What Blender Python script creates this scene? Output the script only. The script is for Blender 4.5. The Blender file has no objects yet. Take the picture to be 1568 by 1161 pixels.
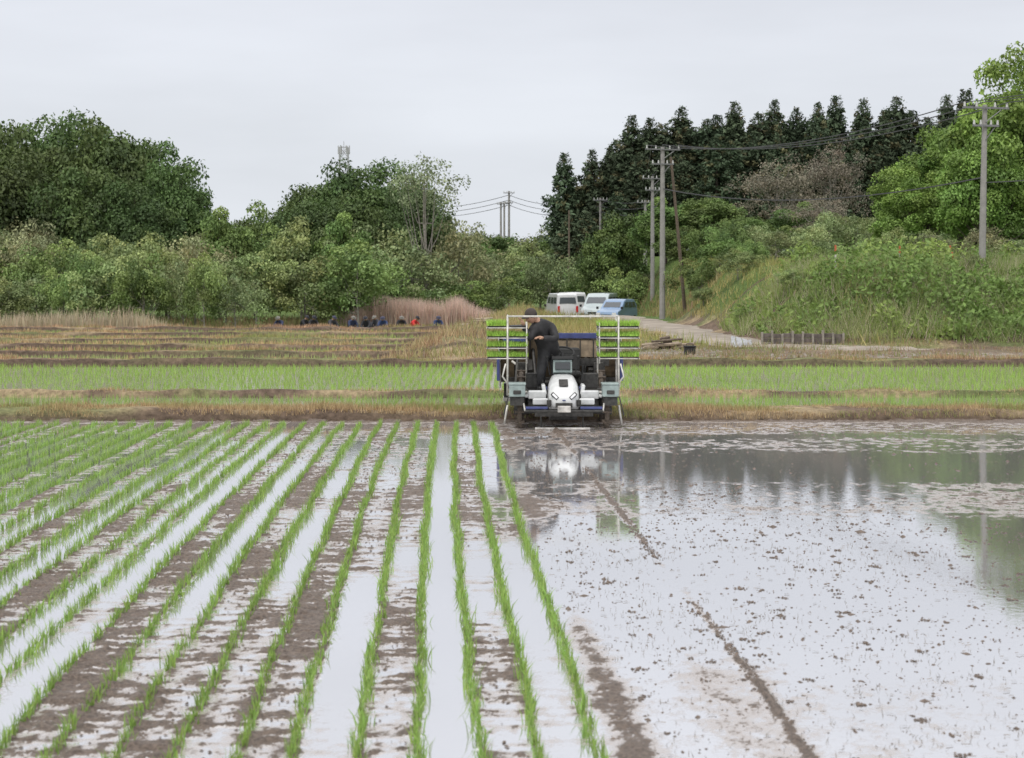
import bpy, math, numpy as np
from mathutils import Vector, Matrix
sc=bpy.context.scene
rng=np.random.default_rng(7)
TAU=2*math.pi
# ------------------------------------------------------------ noise helpers
def _h(ix,iy,s):
    v=np.sin(ix*127.1+iy*311.7+s*74.7)*43758.5453
    return v-np.floor(v)
def vn(x,y,s=0):
    x=np.asarray(x,float);y=np.asarray(y,float)
    ix=np.floor(x);iy=np.floor(y);fx=x-ix;fy=y-iy
    fx=fx*fx*(3-2*fx);fy=fy*fy*(3-2*fy)
    a=_h(ix,iy,s);b=_h(ix+1,iy,s);c=_h(ix,iy+1,s);d=_h(ix+1,iy+1,s)
    return (a+(b-a)*fx)*(1-fy)+(c+(d-c)*fx)*fy
def fbm(x,y,s=0,o=4):
    t=0;a=.5;f=1.;n=0
    for i in range(o):
        t=t+a*vn(x*f,y*f,s+i*3);n+=a;a*=.5;f*=2.03
    return t/n
def S(t):
    t=np.clip(t,0,1);return t*t*(3-2*t)
# ------------------------------------------------------------ mesh helpers
def link(ob,parent=None):
    sc.collection.objects.link(ob)
    if parent is not None: ob.parent=parent
    return ob
def mk_mesh(name,V,F,mats,midx=None,col=None,smooth=False,attr=None):
    V=np.asarray(V,np.float32);F=np.asarray(F,np.int32);k=F.shape[1]
    me=bpy.data.meshes.new(name)
    me.vertices.add(len(V));me.vertices.foreach_set('co',V.ravel())
    me.loops.add(F.size);me.loops.foreach_set('vertex_index',F.ravel())
    me.polygons.add(len(F));me.polygons.foreach_set('loop_start',np.arange(len(F),dtype=np.int32)*k)
    for m in mats: me.materials.append(m)
    if midx is not None: me.polygons.foreach_set('material_index',np.asarray(midx,np.int32))
    me.polygons.foreach_set('use_smooth',np.full(len(F),smooth))
    me.update(calc_edges=True)
    if col is not None:
        a=me.attributes.new('Col','FLOAT_COLOR','POINT')
        c=np.ones((len(V),4),np.float32);c[:,:3]=col;a.data.foreach_set('color',c.ravel())
    if attr is not None:
        for kx,vx in attr.items():
            a=me.attributes.new(kx,'FLOAT','POINT');a.data.foreach_set('value',np.asarray(vx,np.float32).ravel())
    return me
def mk(name,*a,parent=None,**k):
    return link(bpy.data.objects.new(name,mk_mesh(name,*a,**k)),parent)
class MB:
    def __init__(s): s.v=[];s.f=[];s.m=[]
    def add(s,v,f,m=0):
        o=len(s.v);s.v+= [tuple(p) for p in v];s.f+=[tuple(i+o for i in q) for q in f];s.m+=[m]*len(f) if isinstance(m,int) else list(m)
    def box(s,c,d,m=0,rot=None):
        x,y,z=d[0]/2,d[1]/2,d[2]/2
        v=[Vector(p) for p in [(-x,-y,-z),(x,-y,-z),(x,y,-z),(-x,y,-z),(-x,-y,z),(x,-y,z),(x,y,z),(-x,y,z)]]
        if rot is not None:
            R=Matrix.Rotation(rot[0],3,'X');R=Matrix.Rotation(rot[2],3,'Z')@Matrix.Rotation(rot[1],3,'Y')@R
            v=[R@p for p in v]
        v=[p+Vector(c) for p in v]
        s.add(v,[(0,3,2,1),(4,5,6,7),(0,1,5,4),(1,2,6,5),(2,3,7,6),(3,0,4,7)],m)
    def tube(s,pts,rad,n=8,m=0,cap=True):
        pts=[Vector(p) for p in pts]
        if not hasattr(rad,'__len__'): rad=[rad]*len(pts)
        V=[];u=None
        for i,p in enumerate(pts):
            t=(pts[min(i+1,len(pts)-1)]-pts[max(i-1,0)]).normalized()
            if u is None:
                u=t.orthogonal().normalized()
            else:
                u=(u-t*u.dot(t)).normalized()
            w=t.cross(u)
            for k in range(n):
                a=TAU*k/n;V.append(p+(u*math.cos(a)+w*math.sin(a))*rad[i])
        F=[(i*n+k,i*n+(k+1)%n,(i+1)*n+(k+1)%n,(i+1)*n+k) for i in range(len(pts)-1) for k in range(n)]
        if cap: F+=[tuple(range(n))[::-1],tuple((len(pts)-1)*n+k for k in range(n))]
        s.add(V,F,m)
    def ell(s,c,r,m=0,nu=12,nv=8,R=None,fn=None,v0=0,v1=1):
        V=[];
        for j in range(nv+1):
            th=math.pi*(v0+(v1-v0)*j/nv)
            for i in range(nu):
                a=TAU*i/nu;p=Vector((math.sin(th)*math.cos(a),math.sin(th)*math.sin(a),math.cos(th)))
                if fn: p=fn(p)
                p=Vector((p.x*r[0],p.y*r[1],p.z*r[2]))
                if R is not None: p=R@p
                V.append(p+Vector(c))
        F=[(j*nu+i,(j+1)*nu+i,(j+1)*nu+(i+1)%nu,j*nu+(i+1)%nu) for j in range(nv) for i in range(nu)]
        s.add(V,F,m)
    def extrude(s,prof,x0,x1,m=0,axis='x'):
        n=len(prof)
        if axis=='x': V=[(x0,a,b) for a,b in prof]+[(x1,a,b) for a,b in prof]
        else: V=[(a,x0,b) for a,b in prof]+[(a,x1,b) for a,b in prof]
        F=[tuple(range(n)),tuple(range(2*n-1,n-1,-1))]+[(i,i+n,(i+1)%n+n,(i+1)%n) for i in range(n)]
        s.add(V,F,m)
    def ob(s,name,mats,parent=None,bevel=0,smooth=False,seg=2,recalc=True):
        me=bpy.data.meshes.new(name);me.from_pydata([tuple(p) for p in s.v],[],s.f)
        for m in mats: me.materials.append(m)
        me.polygons.foreach_set('material_index',s.m)
        me.polygons.foreach_set('use_smooth',[smooth]*len(s.f));me.update()
        if recalc:
            import bmesh
            bm=bmesh.new();bm.from_mesh(me);bmesh.ops.recalc_face_normals(bm,faces=bm.faces);bm.to_mesh(me);bm.free()
        o=link(bpy.data.objects.new(name,me),parent)
        if bevel>0:
            b=o.modifiers.new('bevel','BEVEL');b.width=bevel;b.segments=seg;b.limit_method='ANGLE';b.angle_limit=.6
        return o
# ------------------------------------------------------------ materials
def newmat(name):
    m=bpy.data.materials.new(name);m.use_nodes=True;nt=m.node_tree;nt.nodes.clear()
    o=nt.nodes.new('ShaderNodeOutputMaterial');return m,nt,o
def N(nt,t,**k):
    n=nt.nodes.new(t)
    for a,b in k.items(): setattr(n,a,b)
    return n
def plain(name,c,rough=.6,metal=0.,nscale=12.,var=.25,bump=0.,spec=.5,coat=0.):
    m,nt,o=newmat(name);p=N(nt,'ShaderNodeBsdfPrincipled')
    p.inputs['Roughness'].default_value=rough;p.inputs['Metallic'].default_value=metal
    p.inputs['Specular IOR Level'].default_value=spec;p.inputs['Coat Weight'].default_value=coat
    tc=N(nt,'ShaderNodeTexCoord');no=N(nt,'ShaderNodeTexNoise');no.inputs['Scale'].default_value=nscale;no.inputs['Detail'].default_value=5
    nt.links.new(tc.outputs['Object'],no.inputs['Vector'])
    mr=N(nt,'ShaderNodeMapRange');mr.inputs[1].default_value=.3;mr.inputs[2].default_value=.7;mr.inputs[3].default_value=1-var;mr.inputs[4].default_value=1+var
    nt.links.new(no.outputs['Fac'],mr.inputs[0])
    mx=N(nt,'ShaderNodeVectorMath',operation='SCALE');mx.inputs[0].default_value=c
    nt.links.new(mr.outputs[0],mx.inputs['Scale']);nt.links.new(mx.outputs[0],p.inputs['Base Color'])
    if bump>0:
        b=N(nt,'ShaderNodeBump');b.inputs['Strength'].default_value=bump;b.inputs['Distance'].default_value=.02
        nt.links.new(no.outputs['Fac'],b.inputs['Height']);nt.links.new(b.outputs[0],p.inputs['Normal'])
    nt.links.new(p.outputs[0],o.inputs[0]);return m
def leafmat(name,trans=.3,rnd=.35,rough=.55,gloss=.03):
    m,nt,o=newmat(name)
    at=N(nt,'ShaderNodeAttribute',attribute_name='Col')
    oi=N(nt,'ShaderNodeObjectInfo');mr=N(nt,'ShaderNodeMapRange');mr.inputs[3].default_value=1-rnd;mr.inputs[4].default_value=1+rnd
    nt.links.new(oi.outputs['Random'],mr.inputs[0])
    mx=N(nt,'ShaderNodeVectorMath',operation='SCALE');nt.links.new(at.outputs['Color'],mx.inputs[0]);nt.links.new(mr.outputs[0],mx.inputs['Scale'])
    hs=N(nt,'ShaderNodeHueSaturation');mr2=N(nt,'ShaderNodeMapRange');mr2.inputs[3].default_value=.48;mr2.inputs[4].default_value=.506
    hs.inputs['Saturation'].default_value=.93
    mm=N(nt,'ShaderNodeMath',operation='MULTIPLY');mm.inputs[1].default_value=7.31;fr=N(nt,'ShaderNodeMath',operation='FRACT')
    nt.links.new(oi.outputs['Random'],mm.inputs[0]);nt.links.new(mm.outputs[0],fr.inputs[0]);nt.links.new(fr.outputs[0],mr2.inputs[0])
    nt.links.new(mr2.outputs[0],hs.inputs['Hue']);nt.links.new(mx.outputs[0],hs.inputs['Color'])
    d=N(nt,'ShaderNodeBsdfDiffuse');t=N(nt,'ShaderNodeBsdfTranslucent');ms=N(nt,'ShaderNodeMixShader');ms.inputs[0].default_value=trans
    nt.links.new(hs.outputs[0],d.inputs[0]);nt.links.new(hs.outputs[0],t.inputs[0])
    nt.links.new(d.outputs[0],ms.inputs[1]);nt.links.new(t.outputs[0],ms.inputs[2])
    g=N(nt,'ShaderNodeBsdfGlossy');g.inputs['Roughness'].default_value=rough;g.inputs['Color'].default_value=(.8,.85,.8,1)
    m2=N(nt,'ShaderNodeMixShader');m2.inputs[0].default_value=gloss
    nt.links.new(ms.outputs[0],m2.inputs[1]);nt.links.new(g.outputs[0],m2.inputs[2]);nt.links.new(m2.outputs[0],o.inputs[0]);return m
LEAF=leafmat('foliage',trans=.22,rnd=.28);NEEDLE=leafmat('needles',trans=0.08,rnd=.25,gloss=.015);GRASS=leafmat('grass_blades',trans=.3,rnd=0.,gloss=.03)
BARK=plain('bark',(.12,.095,.075),.9,var=.4,nscale=6)
BARKG=plain('bark_grey',(.24,.22,.19),.9,var=.4,nscale=6)
WHITE=plain('white_paint',(.68,.69,.69),.35,var=.1,coat=.2)
WHITEM=plain('white_muddy',(.52,.5,.47),.5,var=.4,nscale=9)
BLACK=plain('black_rubber',(.02,.02,.02),.7);DARK=plain('dark_metal',(.05,.048,.045),.5,metal=.3,var=.5,nscale=20)
MUDDY=plain('muddy_rubber',(.1,.078,.06),.8,var=.5,nscale=25,bump=.4)
BLUE=plain('blue_paint',(.05,.065,.19),.5);TEAL=plain('grey_green_plastic',(.27,.33,.32),.45,var=.2)
STEEL=plain('pale_steel_tube',(.56,.54,.5),.4,metal=.2,var=.3);TAN=plain('tan_panel',(.24,.185,.125),.6,var=.45,nscale=10)
GLASS=plain('dark_glass',(.02,.025,.03),.08,var=0.,spec=.8);LAMP=plain('lamp_lens',(.75,.76,.78),.1,var=.0,spec=.9)
CARGL=plain('car_window_glass',(.06,.07,.08),.15,var=0.,spec=1.)
CONC=plain('pole_concrete',(.28,.27,.255),.85,var=.15,nscale=5);WOODP=plain('weathered_pole_wood',(.13,.1,.075),.9,var=.3)
PORC=plain('porcelain',(.5,.5,.48),.3,var=.05)
# ------------------------------------------------------------ terrain function
def pathx(y): return -2.4+(y-48)*.062
BUNDS=(48.6,53.6,59.2,65.2,71.2)
def Zg(x,y):
    x=np.asarray(x,float);y=np.asarray(y,float)
    wob=.2*(vn(x*.35,y*0,5)-.5)+.08*(vn(x*2.1,y*0,6)-.5)
    yy=y+wob
    def rd(yc,hw,e,h,m=1): return S((hw+e-np.abs(yy-yc))/e)*h*m*(.8+.4*vn(x*1.3,y*.9,9))
    z=-.25+.25*S((y-27.5)/.4)
    L=S((pathx(y)-x)/1.6)
    z=z+rd(28.25,.32,.4,.17)+rd(32.3,.12,.15,.2)+rd(43.7,.35,.2,.25)
    for yc in BUNDS: z=z+rd(yc,.3,.22,.25,L)
    z=z+.5*np.exp(-((x-pathx(y)-.9)/1.1)**2)*S((y-46.5)/3)*S((90-y)/8)*(.7+.6*vn(x*.8,y*.5,3))
    yard=(1-L)*S((yy-44.3)/.8)
    z=z+yard*(.2+.14*(fbm(x*.6,y*.6,4)-.5))
    xb=7.9+1.2*(vn(y*.15,y*0,8)-.5)
    hm=S((x-xb)/3.6)*S((y-51.8-(vn(x*.3,y*0,2)-.5)*1.5)/7.5)
    z=z+hm*(2.3+.7*(fbm(x*.3,y*.3,7)-.5))+hm*.02*np.clip(y-62,0,200)
    z=z-.6*S((y-76)/6)*L*S((300-y)/60)-.8*S((y-93)/13)*(1-hm)*(1-L)
    z=z+S((y-46)/10)*.12*(fbm(x*.9,y*.9,11)-.5)
    return z
# ------------------------------------------------------------ ground sheet
def seg(a,b,st): return list(np.arange(a,b,st))
ys=np.array([-60,-30,-10,0,10,20,26]+seg(27,34,.1)+seg(34,43,.5)+seg(43,76,.14)+seg(76,115,.6)+seg(115,200,4)+[220,260,320,400,600,1000,2500.])
xs=np.array([-1500.,-600,-300,-150,-90]+seg(-60,-30,1.5)+seg(-30,30,.25)+seg(30,60,1.5)+[60,90,150,300,600,1500.])
X,Y=np.meshgrid(xs,ys);Zv=Zg(X,Y)
nx,ny=len(xs),len(ys)
idx=np.arange(nx*ny).reshape(ny,nx)
def gridF(idx): return np.stack([idx[:-1,:-1],idx[:-1,1:],idx[1:,1:],idx[1:,:-1]],-1).reshape(-1,4)
soil=np.array([.15,.108,.08]);dry=np.array([.36,.28,.17]);grn=np.array([.11,.165,.045])
def mixc(a,b,t): return a*(1-t[...,None])+b*t[...,None]
n1=fbm(X*.7,Y*.7,21);n2=fbm(X*.25,Y*.25,22)
C=mixc(soil*np.ones(X.shape+(3,)),dry,S((n1-.4)/.2)*.8)
C=mixc(C,grn,S((n2-.5)/.15)*.6)
far=S((Y-76)/8);C=mixc(C,grn*.8,far)
hl=S((Zv-.5)/.6);C=mixc(C,grn*.8,hl)
b1=S((Y-27.3)/.3)*S((27.95-Y)/.2);C=mixc(C,soil*.75,b1)
for yc in (32.3,43.7)+BUNDS: C=mixc(C,soil*.7,S((Y-yc+.75)/.1)*S((yc-.22-Y)/.1))
yard=S((X+1)/2)*S((Y-44.5)/1)*S((52-Y)/4)*S((X-pathx(Y))/1.5);C=mixc(C,np.array([.22,.17,.13]),yard*.85)
C=mixc(C,soil*.7,S((Y-43.9)/.2)*S((45.4-Y)/.3)*S(X/2))
GM,nt,o=newmat('ground_soil')
p=N(nt,'ShaderNodeBsdfPrincipled');p.inputs['Roughness'].default_value=.95;p.inputs['Specular IOR Level'].default_value=.2
at=N(nt,'ShaderNodeAttribute',attribute_name='Col');geo=N(nt,'ShaderNodeNewGeometry')
no=N(nt,'ShaderNodeTexNoise');no.inputs['Scale'].default_value=7;no.inputs['Detail'].default_value=8;no.inputs['Roughness'].default_value=.75
nt.links.new(geo.outputs['Position'],no.inputs['Vector'])
mr=N(nt,'ShaderNodeMapRange');mr.inputs[1].default_value=.3;mr.inputs[2].default_value=.7;mr.inputs[3].default_value=.35;mr.inputs[4].default_value=1.7
nt.links.new(no.outputs['Fac'],mr.inputs[0]);mx=N(nt,'ShaderNodeVectorMath',operation='SCALE')
nt.links.new(at.outputs['Color'],mx.inputs[0]);nt.links.new(mr.outputs[0],mx.inputs['Scale']);nt.links.new(mx.outputs[0],p.inputs['Base Color'])
b=N(nt,'ShaderNodeBump');b.inputs['Strength'].default_value=.9;b.inputs['Distance'].default_value=.08
nt.links.new(no.outputs['Fac'],b.inputs['Height']);nt.links.new(b.outputs[0],p.inputs['Normal']);nt.links.new(p.outputs[0],o.inputs[0])
mk('ground',np.stack([X,Y,Zv],-1).reshape(-1,3),gridF(idx),[GM],col=C.reshape(-1,3),smooth=True)
# ------------------------------------------------------------ near paddy field (mud + water sheet)
def row0(y): return .78-.04*y-.06*np.sin(math.pi*(y-8.3)/18.5)
xs=np.array([-90.,-60,-40,-30]+seg(-22,-9,.1)+seg(-9,6.5,.02)+seg(6.5,10,.04)+seg(10,22,.15)+[30,45,60,90])
ys=np.array([-40.,-20,-8,0]+seg(3,7.5,.15)+seg(7.5,16,.022)+seg(16,27.85,.045)+[27.85])
X,Y=np.meshgrid(xs,ys)
U=(row0(Y)-X)/.3
sidx=np.floor(U);fr=U-sidx
tab={0:-.3,1:-.12,2:-.62,3:-.14,4:-.2,5:.08,6:-.24,7:.04,8:-.36,9:.08,10:-.6,11:-.2,12:.0,13:-.6,14:-.1,15:-.5,16:-.05,17:-.55,18:-.25,19:-.1,20:-.5}
hs=_h(sidx,sidx*0,3)*.7-.62
for k,v in tab.items(): hs=np.where(sidx==k,v,hs)
pa=fbm(Y*.5+sidx*13.7,sidx*3.1,31,2)-.5
pb=fbm(X*3.5,Y*1.6,32,3)-.5
lug=vn(X*4+sidx*7,Y*14+.8*vn(X*6,Y*2,36),33)-.5
fine=fbm(X*18,Y*13,34,3)-.5
body=S((hs+pa*1.2+.55)/.4)
mL=hs+1.05*pa+.6*pb+.7*lug*body+1.0*fine*body
edge=np.exp(-(np.minimum(fr,1-fr)/.10)**2)
mL=mL+.16*edge-.2*S((Y-16)/6)
mL=mL-.12*S(1-np.abs(fr-.5)/.25)*(hs<-.05)
pr=fbm(X*.9,Y*.9,41,4)-.5
spk=fbm(X*9,Y*7,42,3)-.5
spk2=fbm(X*22,Y*16,43,2)-.5
mR=-.84+.45*pr+.55*spk+.45*spk2
hd=S((Y-22.4-.9*(vn(X*.35,Y*0,44)-.5)*2)/1.0)
mR+= hd*(.56+.9*(fbm(X*.55,Y*1.7,48,3)-.5)+.9*spk)-hd*.45*np.exp(-((Y-25.0-.5*(vn(X*.4,Y*0,49)-.5))/.3)**2)
calm=S((Y-19.5-.5*(vn(X*.6,Y*0,53)-.5))/.4)*S((22.8-Y)/.6)*S((X-.3)/1)
mR-= .4*calm
mR+= (.5+1.0*(fbm(X*.6,Y*1.2,50,3)-.5)+.4*spk)*S((Y-15.8)/1.2)*S((19.9-Y)/.6)
mR+= .42*S((11.9-Y)/3.)*(1-.3*S((X-3)/2))
mR+= .2*S((15.8-Y)/1)*S((Y-11)/2)*S((fbm(X*.6,Y*.5,57,2)-.45)/.2)
stripm=np.exp(-((U+.55)/.42)**2);mR+=stripm*(.6*S((13.5-Y)/2.5)+.38*S((Y-14)/3)+.1)
stripw=np.exp(-((U+2.6)/.5)**2);mR+=stripw*.3*S((12.5-Y)/2.5)
trx=np.interp(Y,[0,8.3,11.4,14.9,20.7,28],[1.75,1.47,1.36,1.18,.92,.6])+.03*(vn(Y*2,Y*0,45)-.5)
trk=np.exp(-((X-trx)/.028)**2)*S(.45+1.0*(vn(Y*3,Y*0,46)-.3)-.7*np.exp(-((Y-13)/1.0)**2));mR+=trk*.8
mR+=.24*np.exp(-((X-trx)/.16)**2)
w=S((U+.06)/.1)
m=mL*w+mR*(1-w)
m+= .6*S((Y-27.1-.4*vn(X*2,Y*0,47))/.4)
zz=np.clip(m,0,1)*.045
idx=np.arange(m.size).reshape(m.shape)
PM,nt,o=newmat('paddy_mud_water')
at=N(nt,'ShaderNodeAttribute',attribute_name='mud');geo=N(nt,'ShaderNodeNewGeometry')
def noise(sc_,det,ro=.6):
    n=N(nt,'ShaderNodeTexNoise');n.inputs['Scale'].default_value=sc_;n.inputs['Detail'].default_value=det;n.inputs['Roughness'].default_value=ro
    nt.links.new(geo.outputs['Position'],n.inputs['Vector']);return n
nf=noise(38,5,.75)
ma=N(nt,'ShaderNodeMath',operation='MULTIPLY_ADD');ma.inputs[1].default_value=1.1;ma.inputs[2].default_value=-.55
nt.links.new(nf.outputs['Fac'],ma.inputs[0])
ad=N(nt,'ShaderNodeMath',operation='ADD');nt.links.new(at.outputs['Fac'],ad.inputs[0]);nt.links.new(ma.outputs[0],ad.inputs[1])
def mrange(src,a,b_,c=0.,d=1.):
    r=N(nt,'ShaderNodeMapRange');r.interpolation_type='SMOOTHSTEP'
    for i,v in zip((1,2,3,4),(a,b_,c,d)): r.inputs[i].default_value=v
    nt.links.new(src,r.inputs[0]);return r
mudf=mrange(ad.outputs[0],-.04,.08);film=mrange(ad.outputs[0],-.5,-.04)
rough=mrange(film.outputs[0],0,1,.018,.28)
silt=N(nt,'ShaderNodeMix',data_type='RGBA');silt.inputs['A'].default_value=(.29,.275,.275,1);silt.inputs['B'].default_value=(.33,.285,.26,1)
nt.links.new(film.outputs[0],silt.inputs['Factor'])
dif=N(nt,'ShaderNodeBsdfDiffuse');nt.links.new(silt.outputs['Result'],dif.inputs[0])
gl=N(nt,'ShaderNodeBsdfGlossy');gl.inputs[0].default_value=(.97,.975,.99,1);nt.links.new(rough.outputs[0],gl.inputs['Roughness'])
wb=N(nt,'ShaderNodeBump');wb.inputs['Strength'].default_value=.1;wb.inputs['Distance'].default_value=.004
nw=noise(14,4);nt.links.new(nw.outputs['Fac'],wb.inputs['Height']);nt.links.new(wb.outputs[0],gl.inputs['Normal'])
gf=mrange(film.outputs[0],0,1,.76,.38)
ws=N(nt,'ShaderNodeMixShader');nt.links.new(gf.outputs[0],ws.inputs[0]);nt.links.new(dif.outputs[0],ws.inputs[1]);nt.links.new(gl.outputs[0],ws.inputs[2])
p=N(nt,'ShaderNodeBsdfPrincipled');p.inputs['Roughness'].default_value=.5;p.inputs['Specular IOR Level'].default_value=.45
cr=N(nt,'ShaderNodeMix',data_type='RGBA');cr.inputs['A'].default_value=(.07,.05,.038,1);cr.inputs['B'].default_value=(.24,.182,.145,1)
cm=mrange(nf.outputs['Fac'],.3,.68);nt.links.new(cm.outputs[0],cr.inputs['Factor']);nt.links.new(cr.outputs['Result'],p.inputs['Base Color'])
mb=N(nt,'ShaderNodeBump');mb.inputs['Strength'].default_value=1.;mb.inputs['Distance'].default_value=.03
nt.links.new(ad.outputs[0],mb.inputs['Height']);nt.links.new(mb.outputs[0],p.inputs['Normal'])
fs=N(nt,'ShaderNodeMixShader');nt.links.new(mudf.outputs[0],fs.inputs[0]);nt.links.new(ws.outputs[0],fs.inputs[1]);nt.links.new(p.outputs[0],fs.inputs[2])
nt.links.new(fs.outputs[0],o.inputs[0])
mk('flooded_paddy_field',np.stack([X,Y,zz],-1).reshape(-1,3),gridF(idx),[PM],attr={'mud':m},smooth=True)
WM,nt,o=newmat('paddy_water')
d=N(nt,'ShaderNodeBsdfDiffuse');d.inputs[0].default_value=(.27,.25,.18,1);g=N(nt,'ShaderNodeBsdfGlossy');g.inputs['Roughness'].default_value=.15
geo=N(nt,'ShaderNodeNewGeometry');n_=N(nt,'ShaderNodeTexNoise');n_.inputs['Scale'].default_value=4;nt.links.new(geo.outputs['Position'],n_.inputs['Vector'])
bb=N(nt,'ShaderNodeBump');bb.inputs['Strength'].default_value=.5;bb.inputs['Distance'].default_value=.02;nt.links.new(n_.outputs['Fac'],bb.inputs['Height']);nt.links.new(bb.outputs[0],g.inputs['Normal'])
ms=N(nt,'ShaderNodeMixShader');ms.inputs[0].default_value=.55;nt.links.new(d.outputs[0],ms.inputs[1]);nt.links.new(g.outputs[0],ms.inputs[2]);nt.links.new(ms.outputs[0],o.inputs[0])
bl=(44.,)+BUNDS
for (y0,y1,xr,z) in [(28.7,32.3,60,.07),(32.3,43.6,60,.07)]+[(bl[i],bl[i+1],None,.06) for i in range(5)]:
    xa=xr if xr else pathx(y0)-1.2; xb_=xr if xr else pathx(y1)-1.2
    mk('paddy_water',[(-60,y0+.02,z),(xa,y0+.02,z),(xb_,y1-.02,z),(-60,y1-.02,z)],[(0,1,2,3)],[WM])
# ------------------------------------------------------------ blades
def blades(name,P,H,Wd,lean,col,parent=None,seg3=False,mat=None):
    n=len(P);az=rng.uniform(0,TAU,n);ld=rng.uniform(0,TAU,n)
    w=np.stack([np.cos(az),np.sin(az),0*az],-1)*(Wd/2)[:,None] if hasattr(Wd,'__len__') else np.stack([np.cos(az),np.sin(az),0*az],-1)*Wd/2
    L=np.stack([np.cos(ld),np.sin(ld),0*ld],-1)*(lean*rng.uniform(.1,1,n)*H)[:,None]
    up=np.zeros((n,3));up[:,2]=H
    if seg3:
        mid=P+up*.55+L*.3;tip=P+up*1.0+L
        V=np.stack([P-w,P+w,mid-w*.85,mid+w*.85,tip],1).reshape(-1,3)
        b=np.arange(n)[:,None]*5
        F=np.concatenate([b+[0,1,3],b+[0,3,2],b+[2,3,4]],1).reshape(-1,3);k=5
    else:
        V=np.stack([P-w,P+w,P+up+L],1).reshape(-1,3);F=np.arange(3*n).reshape(-1,3);k=3
    c=np.repeat(col,k,0)
    return mk(name,V,F,[mat or GRASS],col=c,parent=parent)
def vary(c,n,v=.2,h=.1):
    c=np.asarray(c,float)
    c=np.broadcast_to(c,(n,3))*(1+rng.uniform(-v,v,(n,1)))
    return c*(1+rng.uniform(-h,h,(n,3)))
Ps=[]
for k in range(0,60):
    yy=np.arange(5.5,27.15-.1*rng.random(),.1);yy=yy+rng.normal(0,.025,len(yy))
    ph=rng.uniform(0,10)
    xx=row0(yy)-.3*k+.007*np.sin(yy*1.7+ph)+.03*(fbm(yy*.6,yy*0+k,51,2)-.5)+rng.normal(0,.008,len(yy))-(.03 if k%6==5 else 0)
    keep=rng.random(len(yy))>.05
    Ps.append(np.stack([xx,yy,0*yy],-1)[keep])
Pc=np.concatenate(Ps);Pc=Pc[(Pc[:,0]>-16)]
nb_=14
sp_=np.repeat(rng.uniform(.009,.022,len(Pc)),nb_)[:,None]
P=np.repeat(Pc,nb_,0)+np.concatenate([rng.normal(0,1,(len(Pc)*nb_,2))*sp_,np.zeros((len(Pc)*nb_,1))],1)
n=len(P);H=rng.uniform(.05,.125,n)*np.repeat(rng.uniform(.7,1.15,len(Pc)),nb_)
dense=vn(P[:,0]*1.5,P[:,1]*1.1,52);H*=.75+.45*dense
c=vary((.24,.37,.065),n,.35,.1)
blades('rice_seedling_rows',P,H,rng.uniform(.005,.009,n),.65,c,seg3=True)
def paddyrice(name,x0,x1,y0,y1,sp,st,nb,hh,col,wd=.012,z=.06,xe=None,dens=.35):
    a=[]
    for yy in np.arange(y0,y1,sp):
        xe_=x1 if xe is None else pathx(yy)-1.3
        x=np.arange(x0,xe_,st);a.append(np.stack([x+rng.normal(0,.02,len(x)),yy+.05*np.sin(x*.4)+rng.normal(0,.02,len(x)),0*x+z],-1))
    a=np.concatenate(a);a=a[rng.random(len(a))<dens+.9*fbm(a[:,0]*.3,a[:,1]*.6,62,2)]
    a=np.repeat(a,nb,0);n=len(a);a[:,:2]+=rng.normal(0,.02,(n,2))
    H=rng.uniform(.6,1.1,n)*hh*(.7+.6*vn(a[:,0]*.2,a[:,1]*.5,61))
    c=vary(col,n,.25,.08)*(.85+.35*fbm(a[:,0]*.25,a[:,1]*.8,63,2))[:,None]
    blades(name,a,H,wd,.4,c)
paddyrice('rice_plants',-26,26,28.9,31.9,.25,.13,5,.17,(.25,.37,.07),.012,dens=.5)
paddyrice('rice_plants',-26,26,33.2,43.1,.3,.17,5,.18,(.27,.41,.06),.014,dens=.45)
for i,cc in enumerate([(.33,.4,.12),(.26,.36,.08),(.3,.38,.1),(.24,.34,.08),(.26,.34,.09)]):
    paddyrice('rice_plants',-32,0,bl[i]+.5,bl[i+1]-.6,.32,.25,4,.19,cc,.024,xe=1,dens=.45)
def scatter_grass(name,x0,x1,y0,y1,n,hh,wd,cols,thr=.35,ns=.8,lean=.6,seed=0,cond=None,dryness=0.):
    x=rng.uniform(x0,x1,n);y=rng.uniform(y0,y1,n)
    q=fbm(x*ns,y*ns*2,70+seed,3);k=q>thr
    if cond is not None: k&=cond(x,y)
    x=x[k];y=y[k];q=q[k];n=len(x)
    z=Zg(x,y)-.01
    t=fbm(x*.45,y*1.2,80+seed,3);t=S((t-.4-dryness)/.2)[:,None]*rng.uniform(.5,1,(n,1))
    u=(rng.random((n,1))<.3*(1-.5*t))
    c=np.asarray(cols[0])*(1-t)+np.asarray(cols[1])*t
    c=np.where(u,np.asarray(cols[2]),c)
    c=c*(1+rng.uniform(-.3,.3,(n,1)))
    H=rng.uniform(.4,1.,n)*hh*(.5+1.*S((q-thr)/.25))
    blades(name,np.stack([x,y,z],-1),H,wd,lean,c)
DRY=(.54,.4,.2);GRN=(.23,.31,.07);BRN=(.34,.22,.11)
scatter_grass('bund_grass',-26,26,27.8,28.75,70000,.1,.011,(DRY,GRN,BRN),.35,seed=1,dryness=-.01)
scatter_grass('bund_grass',-26,26,32.2,32.55,11000,.08,.013,(DRY,GRN,BRN),.42,seed=2,dryness=.05)
scatter_grass('bund_grass',-28,28,43.5,44.1,14000,.13,.018,(DRY,GRN,BRN),.4,seed=3,dryness=.1)
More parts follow.
